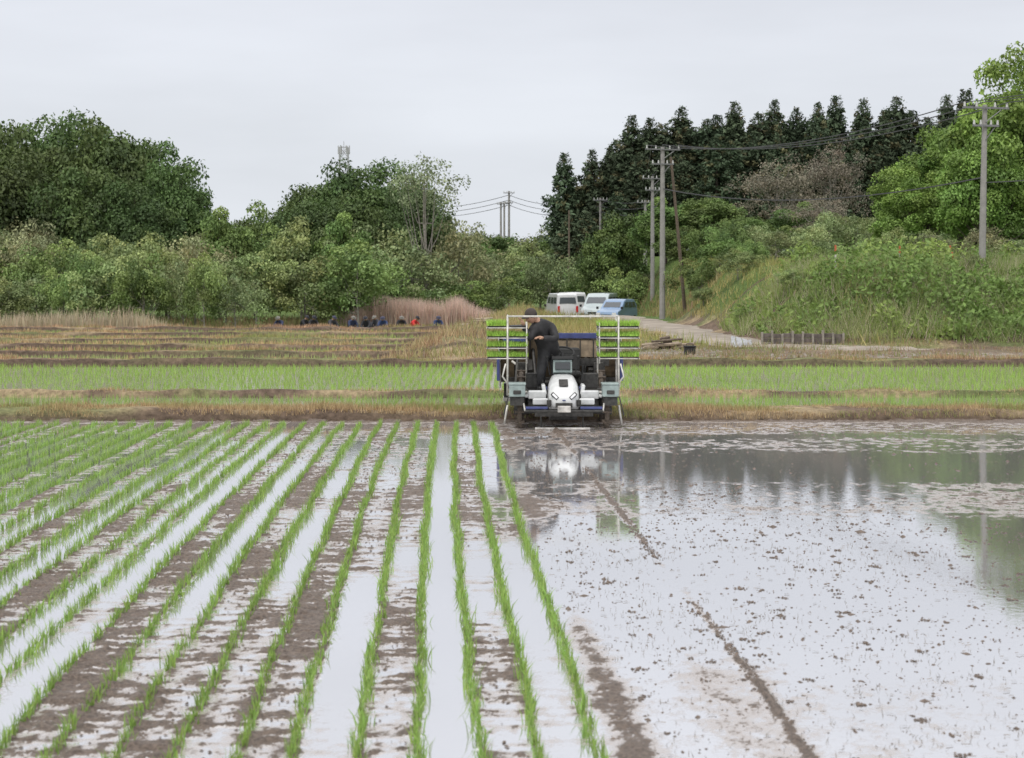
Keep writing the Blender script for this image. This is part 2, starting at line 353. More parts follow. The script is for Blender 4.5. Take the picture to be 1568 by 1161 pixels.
for i,yc in enumerate(BUNDS):
    scatter_grass('bund_grass',-32,3,yc-.15,yc+.6,9000,.13,.022,((.6,.42,.22),GRN,BRN),.34,seed=4+i,cond=lambda x,y:x<pathx(y)+.3,dryness=[.1,.1,0,.1,.05][i])
road_c=lambda y:np.interp(y,[50,52,56,65,82,98,112],[11,9,7.2,6.8,6.2,3.9,3.6])
roadw=lambda y:np.interp(y,[50,78,90,115],[1.7,1.8,3.2,4.4])
scatter_grass('path_verge_grass',-5,3,45.5,88,26000,.3,.03,((.5,.39,.2),(.25,.31,.08),BRN),.3,seed=10,lean=.7,cond=lambda x,y:(np.abs(x-pathx(y)-.7)<1.7))
scatter_grass('yard_weeds',0,26,44.8,53,18000,.2,.02,((.4,.31,.18),(.19,.27,.06),BRN),.46,seed=12,lean=.8,dryness=.0)
scatter_grass('roadside_grass',-1,14,52,108,34000,.38,.035,((.46,.41,.15),(.22,.32,.07),(.38,.36,.1)),.36,seed=13,lean=.6,cond=lambda x,y:(np.abs(x-road_c(y))>roadw(y)))
scatter_grass('far_grass',-45,10,80,118,50000,.45,.05,((.32,.29,.13),(.17,.26,.065),BRN),.33,seed=14,lean=.6,cond=lambda x,y:(np.abs(x-road_c(y))>roadw(y))&~((x>-13.5)&(x<-3)&(y<92)))
def reeds(x0,x1,y0,y1,n,h,col):
    x=rng.uniform(x0,x1,n);y=rng.uniform(y0,y1,n);e=S((x-x0)/3)*S((x1-x)/3);k=(rng.random(n)<e+.1)&(fbm(x*.5,y*.5,93,2)>.36);x=x[k];y=y[k];n=len(x)
    H=rng.uniform(.55,1.08,n)*h*(.65+.5*fbm(x*.9,y*.6,91,2))*(.5+.5*S((x-x0)/3)*S((x1-x)/3))
    blades('dry_reeds',np.stack([x,y,Zg(x,y)],-1),H,.035,.28,vary(col,n,.28,.06),seg3=True)
reeds(-10.,-.5,95,99,15000,1.95,(.66,.52,.41))
reeds(-38,-15,77.5,82,11000,1.25,(.5,.42,.29))
# ------------------------------------------------------------ mud clods + straw
def clods(name,P,s,mat,flat=.6):
    n=len(P);base=np.array([(1,0,0),(0,1,0),(-1,0,0),(0,-1,0),(0,0,1),(0,0,-.5)],float)
    V=base[None]*(1+rng.uniform(-.4,.4,(n,6,1)));a=rng.uniform(0,TAU,n);ca,sa=np.cos(a),np.sin(a)
    el=rng.uniform(.6,1.8,n)
    vx=V[:,:,0]*el[:,None];vy=V[:,:,1]
    V=np.stack([vx*ca[:,None]-vy*sa[:,None],vx*sa[:,None]+vy*ca[:,None],V[:,:,2]*flat],-1)*s[:,None,None]+P[:,None,:]
    f=np.array([(0,1,4),(1,2,4),(2,3,4),(3,0,4),(1,0,5),(2,1,5),(3,2,5),(0,3,5)])
    F=(np.arange(n)[:,None,None]*6+f[None]).reshape(-1,3)
    mk(name,V.reshape(-1,3),F,[mat],smooth=False)
MUDM=plain('wet_mud',(.12,.088,.068),.5,var=.5,nscale=30)
n=30000;x=rng.uniform(.0,14,n);y=rng.uniform(6,27,n)
pz=fbm(x*.6,y*.6,101);k=(x>row0(y)+.08)&(rng.random(n)<(S((pz-.3)/.4)*.8+.12)*(1-.75*S((y-19.8)/.4)*S((22.8-y)/.5))*(1-.4*S((y-12)/1)*S((15.5-y)/1)));x=x[k];y=y[k];n=len(x)
s=np.minimum(rng.lognormal(math.log(.0048),.55,n),.022)*(1+.035*(y-8))
clods('mud_clods',np.stack([x,y,0*x+.001],-1),s,MUDM)
nc=620;cx=rng.uniform(.3,9,nc);cy=rng.uniform(7,19.5,nc);k=cx>row0(cy)+.15;cx=cx[k];cy=cy[k];nc=len(cx)
m_=rng.integers(3,14,nc);x=np.repeat(cx,m_)+rng.normal(0,.022,m_.sum());y=np.repeat(cy,m_)+rng.normal(0,.02,m_.sum())
clods('mud_clods',np.stack([x,y,0*x+.003],-1),rng.uniform(.004,.013,len(x)),MUDM)
yy=rng.uniform(5,21,1300);yy=yy[(yy<12.3)|(yy>14.2)];n=len(yy);xx=np.interp(yy,[0,8.3,11.4,14.9,20.7,28],[1.75,1.47,1.36,1.18,.92,.6])+rng.normal(0,.022,n)
clods('mud_clods',np.stack([xx,yy,0*xx+.004],-1),rng.uniform(.005,.014,n),MUDM)
n=34000;y=rng.uniform(6,27,n);x=rng.uniform(-12,.6,n);U=(row0(y)-x)/.3;si=np.floor(U);h=_h(si,si*0,3)*.7-.62
for kk,v in tab.items(): h=np.where(si==kk,v,h)
k=(h+1.05*(fbm(y*.5+si*13.7,si*3.1,31,2)-.5)+.25*(rng.random(n)-.5)>-.08)&(np.abs(U-si-.5)<.36);x=x[k];y=y[k]
clods('mud_clods',np.stack([x,y,0*x+.004],-1),rng.uniform(.004,.014,len(x)),MUDM)
STRAW=plain('straw',(.16,.12,.08),.7,var=.4,nscale=3)
n=6500;x=rng.uniform(.2,13,n);y=rng.uniform(6,24,n);k=x>row0(y)+.1;x=x[k];y=y[k];n=len(x)
a=rng.uniform(0,TAU,n);l=rng.uniform(.006,.022,n);w=.0014*(1+.05*y)
d=np.stack([np.cos(a),np.sin(a)],-1);q=np.stack([-d[:,1],d[:,0]],-1);P=np.stack([x,y],-1)
def v3(p,z): return np.concatenate([p,np.full((len(p),1),z)],1)
V=np.stack([v3(P-d*l[:,None]-q*w[:,None],.004),v3(P+d*l[:,None]-q*w[:,None],.006),v3(P+d*l[:,None]+q*w[:,None],.008),v3(P-d*l[:,None]+q*w[:,None],.006)],1).reshape(-1,3)
mk('straw_debris',V,np.arange(4*n).reshape(-1,4),[STRAW])
# stubble stems standing in the flooded part
n=5000;x=rng.uniform(.2,8,n);y=rng.uniform(6.5,15,n);k=(x>row0(y)+.15)&(fbm(x*1.2,y*1.2,121,3)>.48);x=x[k];y=y[k];n=len(x)
blades('rice_stubble',np.stack([x,y,0*x],-1),rng.uniform(.01,.035,n),.004,1.2,vary((.17,.14,.09),n,.3,.05))
# ------------------------------------------------------------ trees
def unit(n):
    v=rng.normal(size=(n,3));return v/np.linalg.norm(v,axis=1)[:,None]
def leafquads(Cn,Nm,s,asp=.6):
    n=len(Cn);Nm=Nm/np.linalg.norm(Nm,axis=1)[:,None]
    a=np.cross(Nm,unit(n));a/=np.linalg.norm(a,axis=1)[:,None]+1e-9;b=np.cross(Nm,a)
    s=s[:,None]
    V=np.stack([Cn-a*s,Cn+b*s*asp,Cn+a*s-Nm*s*.25,Cn-b*s*asp],1)
    return V.reshape(-1,3)
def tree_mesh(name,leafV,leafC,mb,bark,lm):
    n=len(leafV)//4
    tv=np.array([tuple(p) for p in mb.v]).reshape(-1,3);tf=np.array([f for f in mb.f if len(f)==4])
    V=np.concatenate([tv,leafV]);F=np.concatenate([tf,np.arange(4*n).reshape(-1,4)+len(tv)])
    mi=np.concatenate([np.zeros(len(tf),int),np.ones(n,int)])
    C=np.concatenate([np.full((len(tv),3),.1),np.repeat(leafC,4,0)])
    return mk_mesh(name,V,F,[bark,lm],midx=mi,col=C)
def broad(name,H,R,npuff,col,leaf=.2,nl=280,low=.12,sparse=1.,pr=(.18,.3),bark=BARK,zc=.58,hz=.42,colv=.3,trunk=.022,bumpy=.25):
    mb=MB();th=[Vector((0,0,-.3))]
    dx=rng.uniform(-.05,.05,2)*H
    for t in (.2,.4,.6,.85): th.append(Vector((dx[0]*t+rng.normal()*.01*H,dx[1]*t+rng.normal()*.01*H,H*t)))
    r0=trunk*H
    mb.tube(th,[r0*1.3,r0,r0*.8,r0*.5,r0*.15],7,cap=False)
    LV=[];LC=[]
    for i in range(npuff):
        d=unit(1)[0]
        if d[2]<-.55: d[2]*=-.6
        f=rng.uniform(.45,1.0)**.7
        f*=1-bumpy+2*bumpy*vn(d[0]*2+3,d[1]*2+d[2]*2,int(H*10)%97)
        c=np.array([d[0]*R*f,d[1]*R*f,H*zc+d[2]*H*hz*f])
        c[2]=max(c[2],low*H+.1)
        r=R*rng.uniform(*pr)
        if i%3==0:
            t0=th[rng.integers(1,4)];e=Vector(c);mid=(t0+e)/2+Vector((0,0,-.05*H))
            mb.tube([t0,mid,e],[r0*.4,r0*.22,r0*.06],5,cap=False)
        n=int(nl*sparse*rng.uniform(.7,1.2))
        u=unit(n);u=np.where((u[:,2:3]<-.2)&(rng.random((n,1))<.6),u*np.array([1,1,-1]),u)
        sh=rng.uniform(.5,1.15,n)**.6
        p=c+u*(r*sh)[:,None]*np.array([1.05,1.05,.85])
        p+=rng.normal(0,.09*r,(n,3))
        nm=u+rng.normal(0,.6,(n,3))+np.array([0,0,.35])
        LV.append(leafquads(p,nm,leaf*rng.uniform(.6,1.3,n)))
        cc=np.array(col)*(1+rng.uniform(-colv,colv))*(1+np.array([.25,0,-.1])*rng.uniform(-1,1)*colv)
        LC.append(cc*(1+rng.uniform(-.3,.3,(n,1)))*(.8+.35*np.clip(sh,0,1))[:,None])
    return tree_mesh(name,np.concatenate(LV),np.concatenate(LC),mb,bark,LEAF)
def cedar(name,H,R,col):
    mb=MB();mb.tube([(0,0,-.5),(0,0,H*.5),(0,0,H*.97)],[H*.016,H*.01,H*.002],6,cap=False)
    LV=[];LC=[];z=H*.1;ph=rng.uniform(0,50)
    while z<H*.985:
        t=z/H;r=R*min(1,(1.015-t)**.72*1.5)*(.72+.6*vn(t*9,ph,201))
        nbq=rng.integers(7,10) if t<.85 else 5
        a0=rng.uniform(0,TAU)
        for j in range(nbq):
            a=a0+TAU*j/nbq+rng.normal()*.25;rr=r*rng.uniform(.55,1.2);n=int(8+rr*10)
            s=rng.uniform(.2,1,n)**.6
            dr=.22*rr
            p=np.stack([np.cos(a)*s*rr,np.sin(a)*s*rr,z-dr*s+.3*rr*s**3],-1)+rng.normal(0,.17,(n,3))*(.5+.7*rr/R)
            nm=np.array([math.cos(a)*.6,math.sin(a)*.6,.6])+rng.normal(0,.7,(n,3))
            LV.append(leafquads(p,nm,rng.uniform(.12,.32,n)*(1 if t<.9 else .55),.45))
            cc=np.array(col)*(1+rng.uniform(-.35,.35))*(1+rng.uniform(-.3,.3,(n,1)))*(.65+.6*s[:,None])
            if rng.random()<.14: cc=cc*np.array([1.7,1.15,1.0])
            LC.append(cc)
        z+=H*.021*(1 if t<.85 else .65)
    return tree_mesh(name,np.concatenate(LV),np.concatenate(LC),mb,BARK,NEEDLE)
DG=(.072,.118,.03);MG=(.12,.19,.045);LG=(.2,.26,.09);OL=(.24,.255,.12)
dark=[broad('dark_broadleaf_%d'%i,10,5,100,DG,leaf=.155,nl=330,colv=.35) for i in range(3)]
mid=[broad('mid_broadleaf_%d'%i,8,3.8,72,MG,leaf=.14,nl=300,low=.08,zc=.52,hz=.48,colv=.38) for i in range(3)]
brt=[broad('bright_broadleaf_%d'%i,10,5,120,(.16,.26,.045),leaf=.13,nl=340,low=.05,zc=.52,hz=.48,pr=(.14,.24)) for i in range(2)]
shr=[broad('shrub_%d'%i,4,2.1,44,cc,leaf=.085,nl=180,low=.03,zc=.48,hz=.5,sparse=sp,pr=(.18,.34),bark=BARKG,trunk=.014,bumpy=.42,colv=.4) for i,(cc,sp) in enumerate([(LG,.9),(MG,1.0),(OL,.55),((.16,.24,.065),.9),((.23,.29,.12),.5)])]
tall=broad('tall_sparse',10,2.3,46,(.22,.27,.14),leaf=.09,nl=60,low=.45,zc=.76,hz=.24,pr=(.22,.36),bark=BARKG,trunk=.013)
brn=broad('budding',8,3.2,60,(.25,.22,.16),leaf=.08,nl=110,zc=.6,hz=.4,bark=BARKG,bumpy=.4)
ced=[cedar('cedar_%d'%i,16,2.5,(.058,.085,.046)) for i in range(5)]
def inst(name,me,x,y,top=None,H0=10,wid=None,R0=5,z=None,rz=None):
    z0=float(Zg(x,y)) if z is None else z
    sz=(top-z0)/H0 if top else 1
    sx=(wid/R0) if wid else sz
    sz=max(sz,.1);sx=min(sx,sz*1.35)
    o=link(bpy.data.objects.new(name,me));o.location=(x,y,z0-.05);o.scale=(sx,sx,sz);o.rotation_euler=(0,0,rng.uniform(0,TAU) if rz is None else rz)
    return o
for i,(x,y,t,w) in enumerate([(-41,122,11.8,5.5),(-36.5,120,12.2,4.5),(-32.5,124,12.8,5),(-29.5,120,12,4.3),(-26.3,121,11.1,4),(-23.9,118,9.2,3.6),(-34,114,9.9,4.2),(-28,113,8.8,3.8),(-47,120,11,5),(-38.5,130,12.4,5),(-54,124,11,5.5),(-24.6,112,7.6,3.2)]):
    inst('broadleaf_tree',dark[i%3],x,y,t,9.9,w)
for i,(x,y,t,w) in enumerate([(-14.2,119,8.1,3.5),(-11.2,121,9.5,4.2),(-8.4,119,8.8,3.6),(-12.5,112,7.0,3.4),(-7.0,116,7.2,2.8),(-9.6,112,7.2,3.2)]):
    inst('broadleaf_tree',dark[(i+1)%3],x,y,t,9.9,w)
inst('tall_slender_tree',tall,-5.2,106,9.9,9.9,2.2,2.3)
for i in range(34):
    x=-62+i*2.2+rng.normal()*.5
    if x>8: break
    inst('distant_broadleaf_tree',[shr[0],shr[4],mid[0],shr[3],shr[2]][i%5],x,160+rng.uniform(-6,8),7.6+rng.uniform(-.6,1.4)-(1. if x>-12 else 0),[4,4,8,4,4][i%5],3.4,[2.1,2.1,3.8,2.1,2.1][i%5])
def belt(x0,x1,st,y0,y1,t0,t1,kinds,w=(2.,2.7),rel=False):
    x=x0
    while x<x1:
        k=kinds[rng.integers(len(kinds))];H0,R0=(4,2.1) if k in shr else (8,3.8)
        y=rng.uniform(y0,y1);t=rng.uniform(t0,t1)+(float(Zg(x,y)) if rel else 0)
        inst('shrub',k,x,y,t,H0,rng.uniform(*w),R0)
        x+=st*rng.uniform(.7,1.3)
belt(-42,-13.5,1.7,84,88,1.7,3.5,[shr[0],shr[1],shr[3],shr[4],shr[2]],(1.0,1.8))
belt(-44,-8,2.0,94,99,3.0,4.9,[shr[0],shr[1],shr[3],shr[4],shr[2]],(1.5,2.4))
belt(-46,-3,2.3,104,110,4.0,6.0,[shr[0],shr[2],shr[3],shr[4],mid[1]],(2.0,2.8))
belt(-12,0,1.5,102,105,1.6,2.8,[shr[0],shr[1],shr[3]],(1.2,1.9))
belt(-6,12,1.6,124,134,2.1,4.3,[shr[0],shr[2],shr[3],shr[4],shr[1]],(1.5,2.4))
belt(-7,6,2.0,140,148,4.2,5.8,[shr[0],shr[2],mid[0],shr[4]],(2.0,2.9))
belt(7.8,12,1.3,114,118,1.6,3.0,[shr[2],shr[3],shr[4]],(1.1,1.7))
for i,(x,y,t,w) in enumerate([(7.6,121,6.6,2.6),(10.3,114,7.2,3),(13.2,113,7.6,3.1),(15.6,110,6.2,2.8),(18.9,112,6.9,3.2),(21.6,109,6.2,3),(24.4,110,6.2,3),(27,108,7.4,3.2),(30.5,108,8,3.5),(34,112,8,4)]):
    inst('broadleaf_tree',mid[i%3],x,y,t,7.9,w,3.8)
belt(10.5,26,1.5,98,106,4.6,6.0,[mid[0],mid[1],shr[1],shr[3],shr[0]],(1.5,2.2))
belt(9.5,19,1.1,82,92,1.8,2.8,[shr[1],shr[3],shr[0],shr[4]],(.9,1.3),rel=True)
inst('budding_tree',brn,18.6,119,10.4,7.9,2.9,3.2);inst('budding_tree',brn,22.7,121,11.5,7.9,2.5,3.2);inst('budding_tree',brn,19.8,109,7.4,7.9,1.9,3.2)
for i,(x,y,t,w) in enumerate([(24.2,79,12.3,3.9),(21.6,77,8.8,2.6),(19.6,81,7.4,2.5),(28.5,84,13.2,4.6),(22.5,86,9.5,3.2),(33,80,12,4.5)]):
    inst('broadleaf_tree',brt[i%2],x,y,t,9.9,w)
belt(14.5,30,1.0,66,72,1.0,1.9,[shr[2],shr[4],shr[0]],(.7,1.2),rel=True)
belt(8.8,16,1.2,68,80,.8,1.6,[shr[3],shr[0],shr[4]],(.7,1.0),rel=True)
belt(8.6,26,1.5,56,64,.35,.8,[shr[3],shr[1],shr[0]],(.4,.8),rel=True)
cl=[(4.3,13.3),(5.8,11.4),(7.2,13.6),(8.7,13.9),(10.4,16.6),(12,16.3),(13.5,16.1),(15.1,17.6),(17.2,16.4),(18.4,16.8),(19.8,17.9),(21.7,17),(23.7,18.3),(25.4,17.5),(27.2,17.8),(28.9,18.6),(30.9,18),(32.4,17),(33.8,18.4),(35.8,17.3),(37.9,18.3),(40.2,18.9),(42.5,18.3),(45,18.8),(48,18),(51,19),(54,18)]
for i,(x,t) in enumerate(cl):
    inst('cedar_tree',ced[i%5],x+rng.normal()*.2,150+rng.uniform(-2,2),t,15.8,rng.uniform(1.9,2.7),2.5)
for i in range(28):
    x=4.2+i*1.85+rng.normal()*.4;t=np.interp(x,[4,6,8,10,15,20,30,60],[10,10.6,12.8,15,16.2,16.6,17.2,17.8])
    inst('cedar_tree',ced[rng.integers(5)],x,156+rng.uniform(-2,3),t+rng.uniform(-.9,.5),15.8,rng.uniform(2.4,3.1),2.5)
for i in range(22):
    x=4.6+i*2.0+rng.normal()*.5;t=np.interp(x,[4,8,12,20,60],[8.2,10.4,12.8,14,14.8])
    inst('cedar_tree',ced[rng.integers(5)],x,144+rng.uniform(-2,2),t+rng.uniform(-1.8,1.2),15.8,rng.uniform(2.2,2.9),2.5)
for i in range(36):
    x=-260+i*15+rng.normal()*2
    inst('distant_broadleaf_tree',dark[i%3],x,270+rng.uniform(-20,40),8+rng.uniform(-1,1.5),9.9,12)
n=85000;x=rng.uniform(7.6,32,n);y=rng.uniform(51.5,68,n);z=Zg(x,y);q=fbm(x*.55,y*.55,111,3);q2=fbm(x*1.6,y*1.6,113,2)
k=(z>.35)&(q+.5*(q2-.5)>.37);x=x[k];y=y[k];z=z[k];q=q[k];q2=q2[k];n=len(x)
hh=rng.uniform(.05,1,n)*(.12+1.15*S((q-.38)/.25)*S((q2-.25)/.4))
t=S((fbm(x*.4,y*.4,112,3)-.42)/.16)[:,None]
c=(np.array([.15,.26,.05])*(1-t)+np.array([.25,.36,.075])*t)*(1+rng.uniform(-.35,.3,(n,1)))
V=leafquads(np.stack([x,y,z+hh],-1),rng.normal(0,.6,(n,3))+np.array([0,-.4,.7]),rng.uniform(.04,.13,n),.5)
mk('bank_weeds',V,np.arange(4*n).reshape(-1,4),[GRASS],col=np.repeat(c,4,0))
scatter_grass('bank_grass',7.4,32,51.2,68,70000,.6,.02,((.22,.33,.075),(.28,.33,.12),(.48,.41,.3)),.34,seed=15,lean=.9,cond=lambda x,y:Zg(x,y)>.3)
# ------------------------------------------------------------ road
RM=plain('gravel',(.27,.23,.19),.95,var=.3,nscale=1.5,bump=.3)
rp=[(12.5,50.3),(11,50.6),(9.4,51.3),(7.9,53.5),(7.0,58),(6.8,66),(6.4,76),(5.6,86),(4.4,96),(3.4,106),(2.6,120),(2,140)]
pts=[]
for i in range(len(rp)-1):
    for t in np.linspace(0,1,8,endpoint=False):
        p0=rp[max(i-1,0)];p1=rp[i];p2=rp[i+1];p3=rp[min(i+2,len(rp)-1)]
        pts.append([.5*((2*p1[k])+(-p0[k]+p2[k])*t+(2*p0[k]-5*p1[k]+4*p2[k]-p3[k])*t*t+(-p0[k]+3*p1[k]-3*p2[k]+p3[k])*t**3) for k in (0,1)])
pts=np.array(pts);tg=np.gradient(pts,axis=0);tg/=np.linalg.norm(tg,axis=1)[:,None];nr=np.stack([-tg[:,1],tg[:,0]],-1)
V=[]
for i,p in enumerate(pts):
    wd=(1.3+.2*math.sin(i*1.7)+.15*math.sin(i*.6))*min(1,.12+i/10)*float(np.interp(p[1],[78,92],[1,1.7]))
    for s_ in np.linspace(-1,1,7):
        q=p+nr[i]*s_*wd;V.append((q[0],q[1],float(Zg(p[0],p[1]))*.5+.5*float(Zg(q[0],q[1]))+.07-.07*abs(s_)**3-(.05 if i<4 else 0)))
idx=np.arange(len(V)).reshape(-1,7);mk('gravel_road',V,gridF(idx),[RM],smooth=True)
# ------------------------------------------------------------ utility poles & wires
STEELD=plain('galvanised_steel',(.2,.2,.2),.5,metal=.4,var=.2)
def pole(name,x,y,top,r=.14,arms=((.35,1.8),(1.1,1.2)),mat=CONC,ang=0.,lean=0.,trans=False):
    z0=float(Zg(x,y));h=top-z0;mb=MB()
    mb.tube([(0,0,-.3),(lean*h*.5,0,h*.5),(lean*h,0,h)],[r,r*.85,r*.65],10)
    for dz,w in arms:
        mb.box((lean*h,-.12,h-dz),(w,.08,.07),1,rot=(0,0,ang))
        for s_ in (-.46,-.2,.2,.46):
            cx=lean*h+s_*w*math.cos(ang);cy=-.12+s_*w*math.sin(ang);mb.tube([(cx,cy,h-dz+.04),(cx,cy,h-dz+.2)],[.045,.03],6,m=2)
        mb.tube([(lean*h,-.1,h-dz-.5),(lean*h+w*.35*math.cos(ang),-.12+w*.35*math.sin(ang),h-dz-.04)],.02,5,m=1)
    o=mb.ob(name,[mat,STEELD,PORC],smooth=False);o.location=(x,y,z0);return (x+lean*h,y,top)
pR=pole('utility_pole',16.6,60,8.45,.13,((.12,1.8),(.75,1.)),lean=.018,ang=.25)
pA=pole('utility_pole',7.7,87,9.05,.16,((.15,1.9),(.9,1.2)),ang=.3,lean=.002)
pB=pole('utility_pole',9.1,110,8.9,.15,((.15,1.4),(.9,1)),ang=.3)
pC=pole('utility_pole',10.6,135,8.5,.16,((.2,1.4),),ang=.3)
pD=pole('utility_pole',12.2,160,8.8,.16,((.2,1.6),),ang=.3)
pole('wooden_brace_pole',9.0,88,8.6,.1,(),mat=WOODP,lean=-.095)
pE=pole('utility_pole',-.3,170,11.,.15,((.2,1.1),(1.2,.8)))
pole('utility_pole',-1.1,168,9.8,.14,((.2,.8),));pole('utility_pole',-.8,176,10.2,.14,((.2,.9),))
pF=pole('utility_pole',7.6,146,9.2,.14,((.2,1.2),));pole('utility_pole',4.7,140,7.9,.1,(),mat=WOODP)
WIRE=plain('wire_insulation',(.07,.07,.075),.6)
def wire(a,b_,sag,r=.022):
    mb=MB();P=[Vector(a).lerp(Vector(b_),t)-Vector((0,0,sag*4*t*(1-t))) for t in np.linspace(0,1,19)]
    mb.tube(P,r,4);mb.ob('overhead_wire',[WIRE])
for dx,dz in ((-.8,.08),(.0,.1),(.8,.08)):
    wire((pR[0]+dx,60,pR[2]+dz),(pA[0]+dx,87,pA[2]+dz),.75);wire((pA[0]+dx*.7,87,pA[2]+dz),(pB[0]+dx*.7,110,pB[2]+dz),.5,.02)
    wire((pR[0]+dx,60,pR[2]+dz),(31+dx,38,10.6),.5,.018);wire((pB[0]+dx*.7,110,pB[2]),(pC[0]+dx*.7,135,pC[2]),.5,.02)
wire((pR[0],60,5.9),(pA[0],87,6.9),.7,.028);wire((pR[0],60,5.7),(31,38,7.4),.5,.022);wire((pA[0],87,6.8),(pB[0],110,7),.4,.025)
for q in (0,.5,1.): wire((pF[0],146,9-q),(pE[0],170,10.6-q),.7,.03);wire((pE[0],170,10.6-q),(-16,200,11-q),.9,.03);wire((pF[0],146,9-q),(pC[0],135,8.4-q),.2,.03)
# lattice tower
mb=MB();h=33.5;z0=-.5
def tw(z): return 1.5-.55*z/h
for sx in (-1,1):
    for sy in (-1,1): mb.tube([(sx*tw(0),sy*tw(0),0),(sx*tw(h),sy*tw(h),h)],.12,5,m=0)
zz_=np.linspace(0,h,15)
for i in range(14):
    a,b_=zz_[i],zz_[i+1]
    for (p,q) in (((-1,-1),(1,-1)),((1,-1),(1,1)),((1,1),(-1,1)),((-1,1),(-1,-1))):
        A=(p[0]*tw(a),p[1]*tw(a),a);B=(q[0]*tw(b_),q[1]*tw(b_),b_);C_=(q[0]*tw(a),q[1]*tw(a),a);D=(p[0]*tw(b_),p[1]*tw(b_),b_)
        mb.tube([A,B],.06,4,m=i%2);mb.tube([C_,D],.06,4,m=i%2);mb.tube([D,B],.06,4,m=i%2)
for a in range(6):
    t=a*TAU/6;mb.box((1.3*math.cos(t),1.3*math.sin(t),h-.6),(.25,.25,2.),0)
mb.tube([(0,0,h-2),(0,0,h+1.4)],.08,5)
TW=plain('tower_white',(.42,.42,.43),.6);TR=plain('tower_grey',(.3,.29,.3),.6)
o_=mb.ob('lattice_radio_tower',[TW,TR]);o_.location=(-39.6,400,z0);
# ------------------------------------------------------------ retaining fence, markers, yard objects
RUST=plain('weathered_sheet',(.12,.1,.088),.7,var=.5,nscale=6)
mb=MB();L_=2.5
for i in range(9):
    x=i*L_/8;hgt=.52+.06*math.sin(i*2.3);mb.box((x,0,hgt/2),(.07,.07,hgt),0,rot=(0,.03*math.sin(i*5.),0))
for i in range(8):
    for k in range(3): mb.box((i*L_/8+L_/16,.06,.1+k*.15+.01*math.sin(i*3+k)),(L_/8-.015,.03,.14),1)
o=mb.ob('retaining_fence',[plain('pale_post',(.26,.235,.2),.8),RUST],bevel=.008);o.location=(7.75,52.6,.14);o.rotation_euler=(0,0,-.03)
mb=MB();mb.box((0,0,.18),(.5,.03,.36),0,rot=(-.5,.25,.1));mb.box((.3,.05,.12),(.3,.03,.28),0,rot=(-.4,-.2,.2))
o=mb.ob('corrugated_sheet_scrap',[plain('pale_sheet',(.4,.41,.43),.5)]);o.location=(7.0,52.5,.15)
OR=plain('orange_cap',(.5,.12,.05),.6)
for x,y in ((11.05,58),(15.6,60.2),(13.7,60),(16.0,62)):
    mb=MB();mb.tube([(0,0,-.2),(0,0,.65)],.03,6,0);mb.tube([(0,0,.65),(0,0,.9)],[.04,.03],8,1);o=mb.ob('boundary_marker_stake',[WHITEM,OR]);o.location=(x,y,float(Zg(x,y)))
mb=MB();mb.box((0,0,.12),(.3,.26,.22),0);mb.box((0,0,.245),(.33,.3,.03),0);mb.tube([(-.1,0,.26),(-.08,0,.32),(.08,0,.32),(.1,0,.26)],.012,5,0)
o=mb.ob('black_storage_box',[BLACK],bevel=.015);o.location=(4.95,47.3,float(Zg(4.95,47.3)))
for loc in ((4.0,50,.1),(-1.6,56,.4)):
    mb=MB()
    for i in range(26):
        a=rng.uniform(-.5,.5);x=rng.uniform(0,1.1);y=rng.uniform(-.3,.3);z=rng.uniform(.03,.4)*(1-abs(x-.55));l=rng.uniform(.12,.35)
        mb.tube([(x-l*math.cos(a),y,z),(x+l*math.cos(a),y+l*math.sin(a),z+.04)],rng.uniform(.03,.06),6,m=i%2)
    o=mb.ob('firewood_pile',[WOODP,plain('cut_wood',(.3,.24,.18),.9)]);o.location=(loc[0],loc[1],float(Zg(loc[0],loc[1]))-.02)
n=900;x=np.concatenate([rng.uniform(2.5,20,n),rng.uniform(2.3,6,400)]);y=np.concatenate([rng.uniform(44.6,48,n),rng.uniform(47,52,400)])
clods('loose_stones',np.stack([x,y,Zg(x,y)],-1),rng.uniform(.02,.08,len(x)),plain('field_stone',(.24,.21,.18),.8,var=.4,nscale=2))
